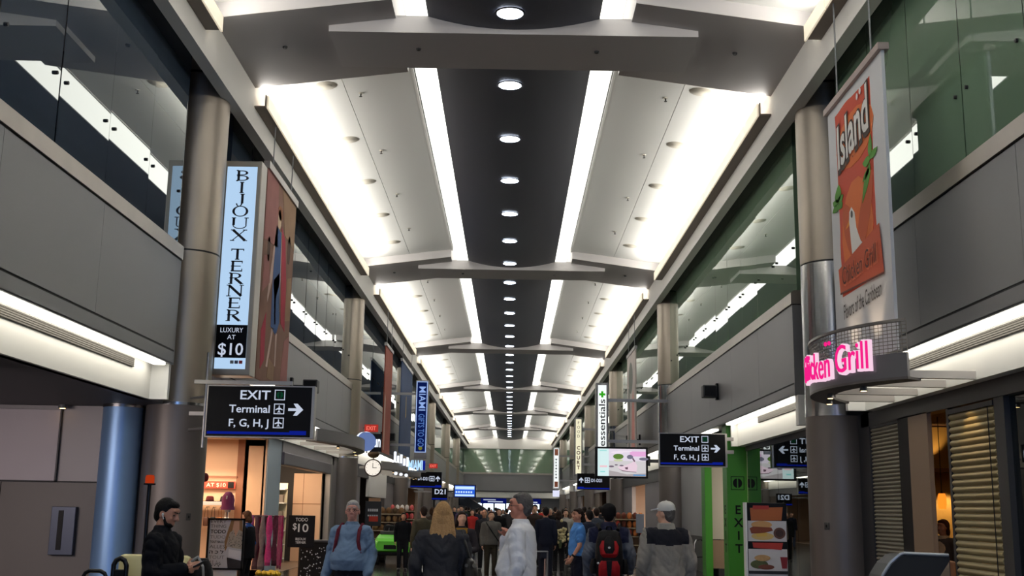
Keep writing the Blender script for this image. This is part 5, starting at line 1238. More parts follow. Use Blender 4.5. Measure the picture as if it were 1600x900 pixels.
po_ = person('grey haired man with glasses in a blue grey shirt walking towards the camera', X_at(551, 13.0), 13.0, 168, 1.69, ('pink', (196, 140, 124)), ('short', 'silver', (168, 166, 164)), ('blue grey shirt', (104, 126, 152)), ('navy trousers', (30, 32, 42)), voxel=.0075, hem=.96, belly=.06, thick=.026,
    le=(-.25, -.03, 1.13), re=(.255, -.03, 1.13), lw=(-.25, .12, .91), rw=(.29, .05, .88), lk=(-.10, .16, .50), la=(-.10, .10, .12), rk=(.10, .0, .48), ra=(.10, -.18, .10), curl=.7, hyaw=.25, glasses=True, eyes=True)
b = MB().eloft([(1.46, .085, .078, 0, -.010), (1.52, .070, .072, 0, .002)], 18); b.build('collar', cloth('blue grey shirt', (104, 126, 152)), po_, True)
b = MB().eloft([(.99, .205, .175, 0, .022), (1.03, .207, .178, 0, .024)], 24); b.build('belt', mat('dark belt', (26, 24, 26), .5), po_, True)
t = worn('backpack', 'maroon and navy backpack worn by the grey haired man in the blue shirt', 'backpack', po_)
MB().eloft([(1.02, .14, .08, 0, -.23), (1.10, .16, .10, 0, -.24), (1.36, .15, .09, 0, -.22), (1.45, .10, .05, 0, -.20)], 20).build('pack', cloth('navy pack', (36, 36, 56)), t, True)
for s_ in (-1, 1):
    MB().tube([(s_ * .12, -.13, 1.44), (s_ * .125, -.02, 1.485), (s_ * .13, .10, 1.42), (s_ * .135, .145, 1.30), (s_ * .16, .13, 1.17), (s_ * .19, .0, 1.08)], .022, 8).build('strap', cloth('maroon strap', (96, 34, 46)), t)
t = worn('plastic_bag', 'small white bag in the hand of the grey haired man in the blue shirt', 'bag', po_)
MB().eloft([(.60, .05, .04, -.26, .18), (.63, .085, .06, -.26, .18), (.74, .08, .055, -.26, .17), (.82, .04, .03, -.26, .15), (.85, .03, .025, -.26, .14)], 16).build('bag_body', mat('white plastic', (222, 224, 230), .4, bump=(.6, .03), vscale=16), t, True)
pl = person('man in a light blue polo shirt with his hand hanging, facing left', X_at(903, 19.0), 19.0, 100, 1.66, ('tan', (186, 132, 106)), ('short', 'dark brown', (40, 28, 24)), ('sky blue polo', (82, 138, 206)), ('dark navy trousers', (26, 28, 42)), voxel=.009, hem=.95, belly=.018, thick=.024, sleeve='short',
    le=(-.26, .03, 1.12), lw=(-.25, .16, .92), re=(.26, 0, 1.12), rw=(.24, .1, .9), hyaw=.25, eyes=True, curl=.6)
MB().eloft([(1.46, .083, .076, 0, -.010), (1.515, .070, .070, 0, .002)], 18).build('collar', cloth('sky blue polo', (82, 138, 206)), pl, True)
MB().cyl((-.250, .148, .942), (-.253, .128, .968), .035, .036, 14).build('wrist_watch', BLK, pl, True)
pk = person('man with dark hair and grey sleeves carrying a black and red backpack', X_at(951, 14.0), 14.0, -4, 1.70, ('tan', (186, 132, 106)), ('short', 'near black', (24, 20, 20)), ('grey jacket', (92, 96, 106)), ('black jeans', (24, 25, 30)), voxel=.0085, hem=.86, thick=.034,
    le=(-.265, -.03, 1.13), re=(.275, -.02, 1.14), lw=(-.26, .08, .88), rw=(.25, .10, .93), yoke=(1.27, .25, cloth('navy yoke', (34, 36, 58))))
MB().eloft([(1.46, .12, .098, 0, -.01), (1.53, .088, .086, 0, -.004), (1.545, .078, .078, 0, 0)], 24).build('navy_collar', cloth('navy yoke', (34, 36, 58)), pk, True)
MB().ball((0, -.012, 1.70), (.094, .112, .082), 18, 10).eloft([(1.615, .088, .108, 0, -.02), (1.66, .094, .114, 0, -.016), (1.70, .093, .112, 0, -.012)], 20).build('beanie', cloth('black beanie', (20, 18, 20)), pk, True)
t = worn('backpack', 'black backpack with red panels worn by the man with grey sleeves', 'backpack', pk)
bk = cloth('black pack', (20, 20, 22), .6); rd = cloth('red pack', (150, 24, 30), .6)
MB().eloft([(.84, .13, .07, 0, -.24), (.90, .165, .12, 0, -.27), (1.10, .175, .135, 0, -.28), (1.30, .16, .12, 0, -.26), (1.42, .13, .08, 0, -.23), (1.45, .08, .05, 0, -.21)], 22).build('main_pack', bk, t, True)
MB().eloft([(1.12, .08, .03, 0, -.385), (1.16, .11, .05, 0, -.39), (1.25, .12, .05, 0, -.375), (1.32, .09, .03, 0, -.35)], 20).build('top_pocket', rd, t, True)
MB().eloft([(1.17, .055, .03, 0, -.415), (1.22, .07, .04, 0, -.41), (1.32, .06, .04, 0, -.385), (1.37, .03, .03, 0, -.36)], 18).build('centre_pocket', bk, t, True)
MB().eloft([(.86, .10, .03, 0, -.355), (.90, .13, .05, 0, -.375), (1.02, .13, .05, 0, -.39), (1.08, .10, .03, 0, -.385)], 20).build('lower_pocket', rd, t, True)
MB().prism([(-.035, 1.08), (.035, 1.08), (.02, .88), (-.02, .88)], -.445, -.43).build('lower_strip', bk, t)
for s_ in (-1, 1):
    MB().eloft([(.92, .04, .06, s_ * .19, -.26), (1.0, .045, .07, s_ * .195, -.26), (1.10, .03, .05, s_ * .185, -.26)], 12).build('side_pocket', bk, t, True)
    MB().tube([(s_ * .11, -.20, 1.45), (s_ * .135, -.08, 1.515), (s_ * .14, .06, 1.49), (s_ * .15, .16, 1.33), (s_ * .18, .08, 1.1), (s_ * .17, -.14, .98)], .022, 8).build('strap', bk, t)
MB().tube([(-.03, -.22, 1.45), (-.025, -.26, 1.49), (.025, -.26, 1.49), (.03, -.22, 1.45)], .009, 8).build('grab_handle', bk, t)
MB().ball((.0, -.452, 1.24), (.016, .008, .014), 10, 6).ball((-.13, -.36, 1.05), (.022, .012, .014), 10, 6).build('buckle', mat('pale buckle', (200, 200, 204), .4), t, True)
pc = person('man in a white cap and a grey fleece with a black yoke seen from behind', X_at(1040, 12.4), 12.4, 8, 1.72, ('light', (222, 172, 144)), ('thin', 'grey', (92, 88, 86)), ('grey fleece', (140, 134, 126)), ('charcoal trousers', (50, 50, 54)), voxel=.0085, hem=.84, thick=.034, belly=.03,
    ls=(-.20, 0, 1.40), rs=(.20, 0, 1.40), le=(-.265, -.02, 1.13), re=(.275, -.02, 1.12), lw=(-.25, .10, .90), rw=(.28, .06, .86), hyaw=.75, yoke=(1.295, .24, cloth('black yoke', (34, 34, 40))))
MB().eloft([(1.45, .112, .100, 0, -.012), (1.53, .095, .092, 0, -.006), (1.54, .085, .084, 0, 0)], 20).build('collar', cloth('pale collar', (150, 146, 138)), pc, True)
t = worn('baseball_cap', 'white baseball cap on the head of the man in the grey fleece', 'cap', pc); P_ = PP[pc.name]; hr_ = head_rot(P_)
wc = cloth('white cap', (206, 204, 198), .8)
MB().loft([[tuple(hp(P_, (r * .088 * math.cos(a), -.008 + r * .108 * math.sin(a), z))) for a in [2 * PI * i / 22 for i in range(22)]] for r, z in ((1.0, 1.672), (1.01, 1.70), (.93, 1.735), (.74, 1.76), (.42, 1.778), (.10, 1.783))]).build('crown', wc, t, True)
MB().loft([[tuple(hp(P_, (w_ * math.cos(a), .05 + l_ * max(0, math.sin(a)) , zz - .02 * max(0, math.sin(a))))) for a in [PI * i / 16 for i in range(17)]] for w_, l_, zz in ((.080, .135, 1.700), (.080, .137, 1.690))]).build('visor', mat('bright visor', (236, 238, 242), .5), t, True)
MB().ball(hp(P_, (0, -.008, 1.784)), (.009, .009, .006), 8, 6).build('button', wc, t)
# --- figures in the shops
ps = person('woman in a blue top and black cardigan standing behind the shop poster frame', X_at(388, 20.7), 20.7, 75, 1.52, ('light', (222, 172, 144)), ('bob', 'brown', (98, 66, 44)), ('royal blue top', (46, 84, 150)), ('black slacks', (24, 24, 28)), voxel=.011, hem=.88, hpitch=-.25, le=(-.24, .05, 1.12), lw=(-.18, .22, 1.0))
b = MB()
b.eloft([(.80, .195, .145, .01, -.03), (1.1, .185, .135, .01, -.03), (1.36, .205, .125, 0, -.02), (1.45, .15, .09, 0, -.02)], 20)
b.cap((.19, 0, 1.40), .078, (.24, -.03, 1.12), .064, 12); b.cap((-.19, 0, 1.40), .078, (-.24, .05, 1.12), .064, 12).cap((-.24, .05, 1.12), .064, (-.19, .2, 1.01), .05, 12)
m2 = remesh(b, .012, 3, 'cardigan'); m2.materials.append(cloth('black cardigan', (20, 20, 24))); link('cardigan', m2, ps, 'all')
pr = person('brown haired person with a cream scarf inside the restaurant', 6.12, 15.9, 120, 1.58, ('tan', (186, 132, 106)), ('bob', 'reddish brown', (66, 34, 26)), ('grey coat', (82, 78, 80)), ('dark navy trousers', (26, 28, 42)), voxel=.012, thick=.035)
MB().eloft([(1.25, .10, .03, -.02, .17), (1.38, .13, .08, 0, .08), (1.45, .115, .10, 0, 0), (1.52, .085, .085, 0, 0)], 18).build('scarf', mat('cream scarf', (206, 188, 160), .9, var=.4, vscale=9, bump=(.5, .03)), pr, True)
person('person in a dark coat behind the one with the cream scarf', 6.62, 16.4, 100, 1.62, ('tan', (186, 132, 106)), ('short', 'near black', (24, 20, 20)), ('dark coat', (44, 42, 46)), ('black slacks', (24, 24, 28)), voxel=.014, thick=.04)
person('person in a pink patterned shirt behind the dark shop window glass', 6.18, 19.9, 60, 1.50, ('tan', (186, 132, 106)), ('short', 'near black', (24, 20, 20)), ('pink print', (176, 110, 112)), ('black slacks', (24, 24, 28)), voxel=.014, lean=.1)
person('person in black behind the shop window glass beside the food poster', 6.1, 21.6, 30, 1.62, ('tan', (186, 132, 106)), ('bob', 'near black', (24, 20, 20)), ('black sweater', (18, 19, 24)), ('black slacks', (24, 24, 28)), voxel=.014)
# --- mid hall figures, medium detail
mid = [
 ('person in an olive jacket with a dark bag left of the blond woman', 662, 24.0, 20, 1.66, ('short', 'dark brown', (40, 28, 24)), ('olive jacket', (70, 66, 52)), ('black jeans', (24, 25, 30)), {}),
 ('brown haired woman with a yellow scarf facing the camera beside the blond woman', 722, 18.0, 190, 1.58, ('long', 'dark brown', (40, 28, 24)), ('dark print coat', (46, 42, 46)), ('black slacks', (24, 24, 28)), {'lw': (-.12, .26, 1.08), 'le': (-.26, .06, 1.12)}),
 ('man in a grey sweater with a dark sash strap walking to the camera', 768, 27.5, 184, 1.58, ('short', 'reddish brown', (66, 34, 26)), ('grey sweater', (92, 90, 86)), ('olive trousers', (48, 44, 36)), {'thick': .035}),
 ('bald man close behind the one in the grey sweater', 757, 31.0, 180, 1.62, None, ('dark coat', (44, 42, 46)), ('black jeans', (24, 25, 30)), {}),
 ('person in a long dark navy coat seen from behind right of the white shirt', 853, 26.5, 0, 1.70, ('short', 'near black', (24, 20, 20)), ('dark navy coat', (28, 32, 46)), ('navy trousers', (30, 32, 42)), {'hem': .55}),
 ('woman in dark clothes carrying a pale flowery bundle', 873, 30.0, 10, 1.62, ('bob', 'dark brown', (40, 28, 24)), ('dark coat', (44, 42, 46)), ('black slacks', (24, 24, 28)), {}),
 ('person in a dark puffy jacket just right of the blue polo shirt', 920, 23.0, 30, 1.64, ('short', 'near black', (24, 20, 20)), ('dark blue jacket', (34, 38, 54)), ('black jeans', (24, 25, 30)), {'thick': .04}),
 ('person in black with a scarf beside the green utility cart', 631, 30.5, 185, 1.50, ('bob', 'near black', (24, 20, 20)), ('black sweater', (18, 19, 24)), ('black jeans', (24, 25, 30)), {}),
 ('tall man in a dark jacket directly right of the white shirt', 836, 33.0, 170, 1.78, ('short', 'near black', (24, 20, 20)), ('dark brown jacket', (52, 42, 38)), ('black jeans', (24, 25, 30)), {}),
 ('person with a backpack walking away left of the backpack man', 932, 29.0, 5, 1.70, ('short', 'dark brown', (40, 28, 24)), ('slate jacket', (60, 66, 76)), ('navy trousers', (30, 32, 42)), {}),
 ('pale coated woman between the dark coats and the blue polo shirt', 884, 34.0, 180, 1.66, ('bob', 'dark brown', (40, 28, 24)), ('pale grey coat', (150, 146, 140)), ('black slacks', (24, 24, 28)), {}),
]
MIDP = {}
for lab, px, y, f, H, hr_, tp, lg, kw in mid:
    kw = dict(kw); hm_ = kw.pop('hem', .88); MIDP[px] = person(lab, X_at(px, y), y, f, H, ('tan', (186, 132, 106)) if px % 2 else ('light', (222, 172, 144)), hr_, tp, lg, voxel=.013, hem=hm_, **kw)
pg = MIDP[768]
t = worn('sash_bag', 'dark crossbody bag on the man in the grey sweater', 'bag', pg)
MB().tube([(.14, .05, 1.47), (.06, .17, 1.34), (-.08, .175, 1.14), (-.20, .12, .98)], .016, 8).tube([(.14, .05, 1.47), (.10, -.13, 1.38), (-.10, -.16, 1.15), (-.21, -.06, .98)], .016, 8).build('strap', BLK, t)
MB().bbox(-.30, -.21, -.10, .16, .84, 1.02, .02).build('pouch', mat('maroon pouch', (66, 30, 32), .6), t)
t = worn('yellow_scarf', 'yellow scarf around the neck of the brown haired woman', 'scarf', MIDP[722])
MB().eloft([(1.28, .08, .05, .04, .13), (1.40, .13, .10, 0, .03), (1.48, .11, .09, 0, 0)], 16).build('wrap', cloth('mustard scarf', (150, 112, 40)), t, True)
t = worn('flower_bundle', 'pale flowery bundle under the arm of the woman in dark clothes', 'bundle', MIDP[873])
b = MB(); rr = random.Random(8)
for i in range(46): b.ball((.0 + rr.gauss(0, .10), -.24 + rr.gauss(0, .05), 1.08 + rr.gauss(0, .13)), (.045, .045, .045), 8, 6)
b.build('blossoms', mat('cream blossom', (196, 184, 140), .9, var=.5, vscale=12), t, True)
MB().eloft([(.72, .03, .03, 0, -.22), (.95, .07, .06, 0, -.24)], 12).build('wrap', mat('green wrap', (80, 92, 60), .7), t, True)
# --- the crowd farther down the hall: five figures, copied with their clothes
VAR = []
for i, kw in enumerate((dict(H=1.72, face=0, hair=('short', 'v0', (30, 24, 22))), dict(H=1.66, face=0, hair=('bob', 'v1', (60, 40, 28)), le=(-.25, .06, 1.12), lw=(-.2, .24, 1.05)), dict(H=1.75, face=0, hair=('short', 'v2', (40, 34, 30)), lk=(-.1, .14, .5), la=(-.1, .12, .1), ra=(.1, -.2, .1)), dict(H=1.62, face=0, hair=('long', 'v3', (46, 32, 24)), rk=(.1, .14, .5), ra=(.1, .12, .1), la=(-.1, -.2, .1)), dict(H=1.70, face=0, hair=('thin', 'v4', (120, 116, 110)), belly=.05))):
    VAR.append(kw)
TOPS = [('black', (22, 22, 26)), ('charcoal', (48, 48, 52)), ('navy', (30, 36, 56)), ('dark brown', (58, 46, 40)), ('grey', (104, 102, 100)), ('maroon', (92, 34, 40)), ('dark green', (42, 52, 42)), ('slate blue', (72, 84, 104)), ('beige', (150, 136, 116)), ('red', (176, 48, 44)), ('purple', (88, 76, 116)), ('white', (196, 196, 198))]
BOTS = [('black', (22, 22, 25)), ('navy', (30, 34, 48)), ('denim', (56, 68, 92)), ('grey', (76, 74, 74))]
crowd = [(738, 42, 9, 2, 180, 3), (721, 44, 10, 1, 170, 2), (833, 46, 9, 0, 180, 0), (700, 40, 0, 0, 0, 2), (745, 52, 2, 1, 10, 0), (780, 38, 0, 0, 180, 1), (792, 50, 1, 0, 0, 2), (860, 40, 0, 0, 180, 4), (868, 48, 3, 1, 0, 0), (880, 42, 1, 0, 0, 2),
 (889, 50, 0, 0, 0, 3), (896, 38, 8, 0, 180, 1), (906, 46, 4, 1, 0, 4), (913, 40, 0, 0, 0, 0), (922, 48, 7, 1, 0, 2), (929, 42, 4, 0, 180, 4), (938, 38, 1, 0, 0, 0), (945, 50, 2, 0, 0, 1), (690, 48, 1, 1, 180, 4), (676, 34, 3, 0, 0, 1),
 (710, 56, 2, 2, 180, 0), (728, 60, 6, 0, 0, 2), (752, 62, 0, 0, 180, 3), (764, 58, 4, 1, 0, 0), (775, 66, 1, 0, 0, 2), (786, 60, 11, 1, 180, 1), (800, 58, 2, 0, 0, 4), (812, 64, 0, 1, 0, 2), (822, 56, 5, 0, 180, 3), (842, 60, 1, 0, 0, 0), (850, 54, 9, 1, 180, 2),
 (858, 66, 0, 0, 0, 4), (872, 62, 2, 0, 0, 1), (884, 58, 6, 1, 180, 0), (898, 64, 0, 0, 0, 2), (910, 56, 3, 0, 0, 3), (924, 60, 1, 1, 180, 0), (733, 76, 0, 1, 0, 0), (748, 82, 3, 0, 0, 2), (768, 78, 2, 0, 180, 1), (790, 84, 1, 0, 0, 4), (806, 76, 9, 1, 0, 0), (826, 80, 0, 0, 0, 2), (846, 86, 4, 1, 180, 3), (866, 78, 1, 0, 0, 0), (886, 80, 0, 0, 0, 4), (716, 70, 4, 0, 180, 2), (756, 96, 0, 0, 0, 1), (778, 100, 2, 0, 0, 0), (800, 96, 1, 1, 0, 2), (820, 104, 0, 0, 0, 3), (838, 98, 3, 0, 0, 4), (857, 100, 0, 1, 0, 0)]
proto = {}
HAIRN = ['short dark haired', 'brown bobbed', 'short brown haired', 'long brown haired', 'thin grey haired']
seen = {}
for px, y, ti, bi, f, v in crowd:
    depth = 'nearer crowd' if y < 45 else ('middle crowd' if y < 57 else ('deep crowd' if y < 72 else 'hall end'))
    lab = '%s person in %s top, %s, %s, %s half' % (HAIRN[v], TOPS[ti][0], 'facing the camera' if f > 90 else 'walking away', depth, 'left' if px < 797 else 'right')
    q = seen.get(lab, 0); seen[lab] = q + 1
    if q: lab += ', farther one' if q == 1 else ', farthest one'
    kw = dict(VAR[v]); kw.pop('face')
    if v not in proto:
        o = person(lab, X_at(px, y), y, f, top=('c ' + TOPS[ti][0], TOPS[ti][1]), legs=('c ' + BOTS[bi][0], BOTS[bi][1]), voxel=.024, near=False, hands=False, group='people in the far crowd', **kw); proto[v] = o
    else:
        o = copy_tree(proto[v]); o['label'] = lab; o.location = (X_at(px, y), y, 0); o.rotation_euler.z = math.radians(f + (px * 7 % 31) - 15); s_ = o.scale[0] * (0.96 + (px * 13 % 9) / 100); o.scale = (s_,) * 3
        for c in o.children:
            nm = c.name.split('.')[0]
            if nm in ('top', 'trousers'):
                c.material_slots[0].link = 'OBJECT'; c.material_slots[0].material = cloth('c ' + (TOPS[ti] if nm == 'top' else BOTS[bi])[0], (TOPS[ti] if nm == 'top' else BOTS[bi])[1])
# ------------------------------------------------------------------ carts, stands and goods
VINYL = mat('cream vinyl', (214, 204, 150), .55); RUB = mat('black rubber', (18, 18, 19), .7); STL = mat('black steel tube', (14, 14, 16), .35, .3)
t = thing('passenger_cart', 'airport passenger cart with cream seats, black hoops and an orange beacon', 'cart', (-3.5, 10.9, 0))
ax = lambda px, y=10.8: atY(px, 880, y).x
MB().bbox(-4.35, -2.75, 10.35, 11.45, .22, .50, .05).build('chassis', mat('dark cart body', (40, 42, 46), .45), t)
for x in (-4.1, -3.0):
    for y in (10.4, 11.4):
        w_ = MB().cyl((x, y - .07, .22), (x, y + .07, .22), .22, .22, 24).build('wheel', RUB, t, True); MB().cyl((x, y - .08, .22), (x, y + .08, .22), .1, .1, 16).build('hub', TRIMG, w_, True, off=t['_o'])
MB().bbox(-4.0, -3.4, 10.45, 11.35, .50, .66, .05).build('seat', VINYL, t); MB().bbox(-3.2, -2.85, 10.45, 11.35, .50, .66, .05).build('seat', VINYL, t)
xa, xb = ax(186), ax(240)
MB().bbox(xa, xb, 10.75, 10.87, .74, 1.155, .045).build('seat_back', VINYL, t, True); xc_, xd = ax(262), ax(298)
MB().bbox(xc_, xd, 10.75, 10.87, .74, 1.15, .045).build('seat_back', VINYL, t, True)
MB().box(xa + .05, xb - .05, 10.87, 10.90, .5, 1.1).box(xc_ + .05, xd - .05, 10.87, 10.90, .5, 1.1).each('back_support', STL, t)
def hoop(x0, x1, y, z0, z1, r):
    P = [(x0, y, z0), (x0, y, z1 - .06), (x0 + .02, y, z1 - .02), (x0 + .06, y, z1), (x1 - .06, y, z1), (x1 - .02, y, z1 - .02), (x1, y, z1 - .06), (x1, y, z0)]
    return MB().tube(P, r, 10)
hoop(ax(131, 10.4), ax(168, 10.4), 10.4, .5, 1.02, .018).build('arm_rail', STL, t, True)
hx0, hx1 = ax(178, 10.5), ax(198, 10.5)
hoop(hx0, hx1, 10.5, .5, 1.13, .022).build('seat_hoop', STL, t, True)
MB().bbox(hx0 + .01, hx1 - .01, 10.48, 10.52, .5, 1.03, .01).build('hoop_panel', BLK, t)
hoop(ax(279, 10.4), ax(298, 10.4), 10.4, .5, 1.0, .018).build('arm_rail', STL, t, True)
px_ = ax(224); MB().cyl((px_, 10.8, .5), (px_, 10.8, 1.80), .018, .018, 10).build('beacon_pole', STL, t, True)
be = MB().cyl((px_, 10.8, 1.80), (px_, 10.8, 1.815), .055, .055, 16).build('beacon_base', BLK, t, True)
MB().eloft([(1.815, .042, .042, px_, 10.8), (1.875, .042, .042, px_, 10.8), (1.892, .034, .034, px_, 10.8), (1.896, .01, .01, px_, 10.8)], 16).build('beacon_lens', lamp_mat('orange beacon', (206, 66, 26), .6), be, True, off=t['_o'])
t = thing('bag', 'dark bag with pale straps lying at the right end of the cart seats', 'bag', (ax(310), 10.9, .66))
b = MB(); bx = ax(309); b.eloft([(.66, .10, .16, bx, 10.95), (.80, .13, .18, bx, 10.95), (1.02, .10, .15, bx, 10.95), (1.12, .05, .1, bx, 10.95)], 18); b.build('bag_body', cloth('black pack', (20, 20, 22), .6), t, True)
MB().tube([(bx - .08, 10.8, .9), (bx - .06, 10.76, 1.10), (bx + .0, 10.8, 1.14), (bx + .06, 10.77, 1.05), (bx + .07, 10.8, .88)], .012, 8).build('strap', mat('grey strap', (150, 150, 150), .6), t)
# poster frame
t = thing('poster_stand', 'black framed shop poster stand with lettering in many languages', 'sign stand', (-4.9, 20.0, 0))
x0, x1, y, z0, z1 = -5.22, -4.57, 20.0, .52, 1.40
b = MB(); frame(b, x0, x1, y, z0, z1, .03, .05); b.build('frame', BLK, t)
MB().box(x0 + .02, x1 - .02, y - .02, y, z0 + .02, z1 - .02).build('poster', mat('pale poster', (196, 200, 204), .5), t)
MB().bbox(x0 + .02, x1 - .1, y - .02, y + .02, .08, z0, .004).build('lower_card', mat('white card', (216, 218, 220), .5), t)
MB().cyl((-5.18, y, 0), (-5.18, y, z0), .014, .014, 8).cyl((-4.62, y, 0), (-4.62, y, z0), .014, .014, 8).each('leg', STL, t)
MB().box(-5.3, -4.5, y - .2, y + .2, 0, .02).build('base', STL, t)
lines = [('EVERY', 1.315, .055, .27, 'k'), ('THING', 1.235, .055, .27, 'k'), ('TODO', 1.14, .062, .27, 'b'), ('TUDO', 1.05, .055, .27, 'g'), ('TOUT BAGLI', .975, .04, .25, 'b'), ('ALLES', .885, .055, .27, 'k'), ('\u05d4 \u05db \u05dc', .795, .06, .25, 'b'), ('TOUT', .705, .055, .27, 'g'), ('\u0643\u0644 \u0634\u064a\u0621', .61, .07, .22, 'b')]
for tx, z, h, wd, k in lines:
    b = MB(); text(b, tx, (x0 + .05, y - .021, z), h, width=wd, t=.002, fat=.02 if k == 'b' else -.004); b.build('lettering', mat('poster ' + k, {'k': (60, 62, 64), 'b': (20, 20, 22), 'g': (110, 114, 116)}[k], .6), t)
def pshape(nm, rgb, P, l): return MB().prism([(x0 + p[0] * .65, z0 + p[1] * .88) for p in P], y - .021 - l, y - .02 - l).build(nm, mat('poster ' + nm, rgb, .6), t)
pshape('hair', (150, 116, 74), [(.62, .97), (.92, .97), (.95, .7), (.9, .5), (.62, .55), (.50, .35), (.47, .55), (.56, .8)], .002)
pshape('neck', (206, 164, 136), [(.70, .95), (.84, .95), (.86, .72), (.76, .62), (.66, .74)], .003)
pshape('blouse', (176, 168, 152), [(.60, .72), (.70, .78), (.76, .64), (.84, .78), (.95, .74), (.95, .40), (.60, .44), (.52, .46)], .004)
pshape('white_bag', (226, 228, 230), [(.60, .40), (.95, .36), (.95, .18), (.60, .24)], .005); pshape('skirt', (44, 42, 44), [(.56, .24), (.95, .18), (.95, .03), (.60, .03)], .004)
b = MB(); rr = random.Random(4)
for i in range(60):
    u, v = rr.uniform(.58, .94), rr.uniform(.44, .72); b.box(x0 + u * .65 - .006, x0 + u * .65 + .006, y - .0265, y - .025, z0 + v * .88 - .005, z0 + v * .88 + .005)
b.build('print', mat('poster k', (60, 62, 64)), t)
# price sign
t = thing('price_sign', 'black price sign with white figures on a slim stand outside the shop', 'sign', (-4.31, 24.0, 0))
x0, x1, y, z0, z1 = -4.59, -4.03, 24.0, .78, 1.44
MB().bbox(x0, x1, y - .03, y, z0, z1, .006).build('board', BLK, t); MB().cyl((-4.31, y, 0), (-4.31, y, z0), .016, .016, 8).build('pole', STL, t); MB().cyl((-4.31, y, 0), (-4.31, y, .02), .2, .2, 24).build('base', STL, t)
for tx, x, z, h, wd in (('TODO', -4.31, 1.32, .07, .26), ('10', -4.27, 1.10, .17, .22), ('$', -4.45, 1.15, .13, .08), ('BIJOUX', -4.31, .93, .05, .22), ('TERNER', -4.31, .86, .05, .22)):
    b = MB(); text(b, tx, (x, y - .032, z), h, width=wd, align='c', t=.003, fat=.01); b.build('lettering', mat('sign chalk', (206, 208, 210), .5), t)
t = thing('display_case', 'black speckled display case standing right behind the price sign', 'display case', (-4.1, 25.2, 0))
MB().bbox(-4.55, -3.75, 25.1, 25.6, 0, .86, .02).build('body', BLK, t)
b = MB(); rr = random.Random(3)
for i in range(70): u, v = rr.uniform(-4.5, -3.8), rr.uniform(.1, .8); b.disc((u, 25.095, v), rr.uniform(.006, .018), (0, -1, 0), 8)
b.build('studs', mat('pale studs', (180, 184, 190), .4), t); MB().box(-4.58, -3.72, 25.08, 25.62, .86, .90).build('top', CHAR, t)
# rack of scarves
t = thing('clothes_rack', 'round black rail rack hung with scarves beside the shop poster', 'rack', (-4.95, 22.6, 0))
rc = (-4.78, 22.6); rad = .34
MB().tube([(rc[0] + rad * math.cos(a), rc[1] + rad * math.sin(a), 1.42) for a in [2 * PI * i / 24 for i in range(25)]], .014, 8).build('ring_rail', STL, t, True)
MB().cyl((rc[0], rc[1], 0), (rc[0], rc[1], 1.42), .02, .02, 10).build('pole', STL, t); MB().cyl((rc[0], rc[1], 0), (rc[0], rc[1], .03), .3, .3, 24).build('base', STL, t)
for a in (0, PI / 2, PI, 1.5 * PI): MB().cyl((rc[0], rc[1], 1.42), (rc[0] + rad * math.cos(a), rc[1] + rad * math.sin(a), 1.42), .01, .01, 8).build('spoke', STL, t)
SCC = [('magenta', (190, 30, 96)), ('dark floral', (72, 44, 56)), ('maroon', (104, 40, 60)), ('black', (28, 24, 28)), ('speckled grey', (120, 106, 110)), ('rose', (196, 84, 116)), ('violet', (120, 52, 116)), ('pink', (206, 64, 130))]
for i in range(16):
    a = -PI * .95 + i * PI * 1.9 / 16; x, y = rc[0] + rad * math.cos(a), rc[1] + rad * math.sin(a); cn, c = SCC[(i * 3) % 8]
    o = thing('scarf', '%s scarf, %s counter-clockwise on the round rack' % (cn, ordn(i)), 'scarf', (x, y, .5), 'scarves on the round rack')
    tx_, ty_ = -math.sin(a), math.cos(a); rr = random.Random(i); L_ = []
    zb = rr.uniform(.42, .62)
    for q in range(9):
        z = 1.44 - (1.44 - zb) * q / 8; w_ = .052 + .016 * math.sin(q * 1.3 + i) ; dp = .022 + .012 * math.cos(q * 1.7 + i)
        L_.append([(x + tx_ * w_ * math.cos(u) + math.cos(a) * dp * math.sin(u), y + ty_ * w_ * math.cos(u) + math.sin(a) * dp * math.sin(u), z) for u in [2 * PI * k / 12 for k in range(12)]])
    MB().loft(L_).build('drape', mat('scarf ' + cn, c, .85, bump=(.6, .03), vscale=22, var=.45), o, True)
    MB().loft([[(p[0], p[1], p[2] + .0) for p in L_[-1]], [(p[0], p[1], zb - .06) for p in L_[-1]]]).build('fringe', mat('fringe ' + cn, tuple(int(v * .7) for v in c), .9), o)
t = thing('goods_bin', 'yellow edged low goods bin at the foot of the scarf rack', 'bin', (-4.5, 21.2, 0))
bx = atY(419, 900, 21.2).x
MB().bbox(bx - .25, bx + .22, 21.1, 21.5, 0, .36, .02).build('bin_body', CHAR, t)
b = MB(); rr = random.Random(9)
for i in range(16): b.ball((bx - .2 + i * .026, 21.15 + rr.uniform(0, .2), .40 + rr.uniform(-.02, .03)), (.05, .06, .04), 8, 6)
b.build('yellow_goods', mat('yellow cloth', (206, 170, 30), .7), t, True)
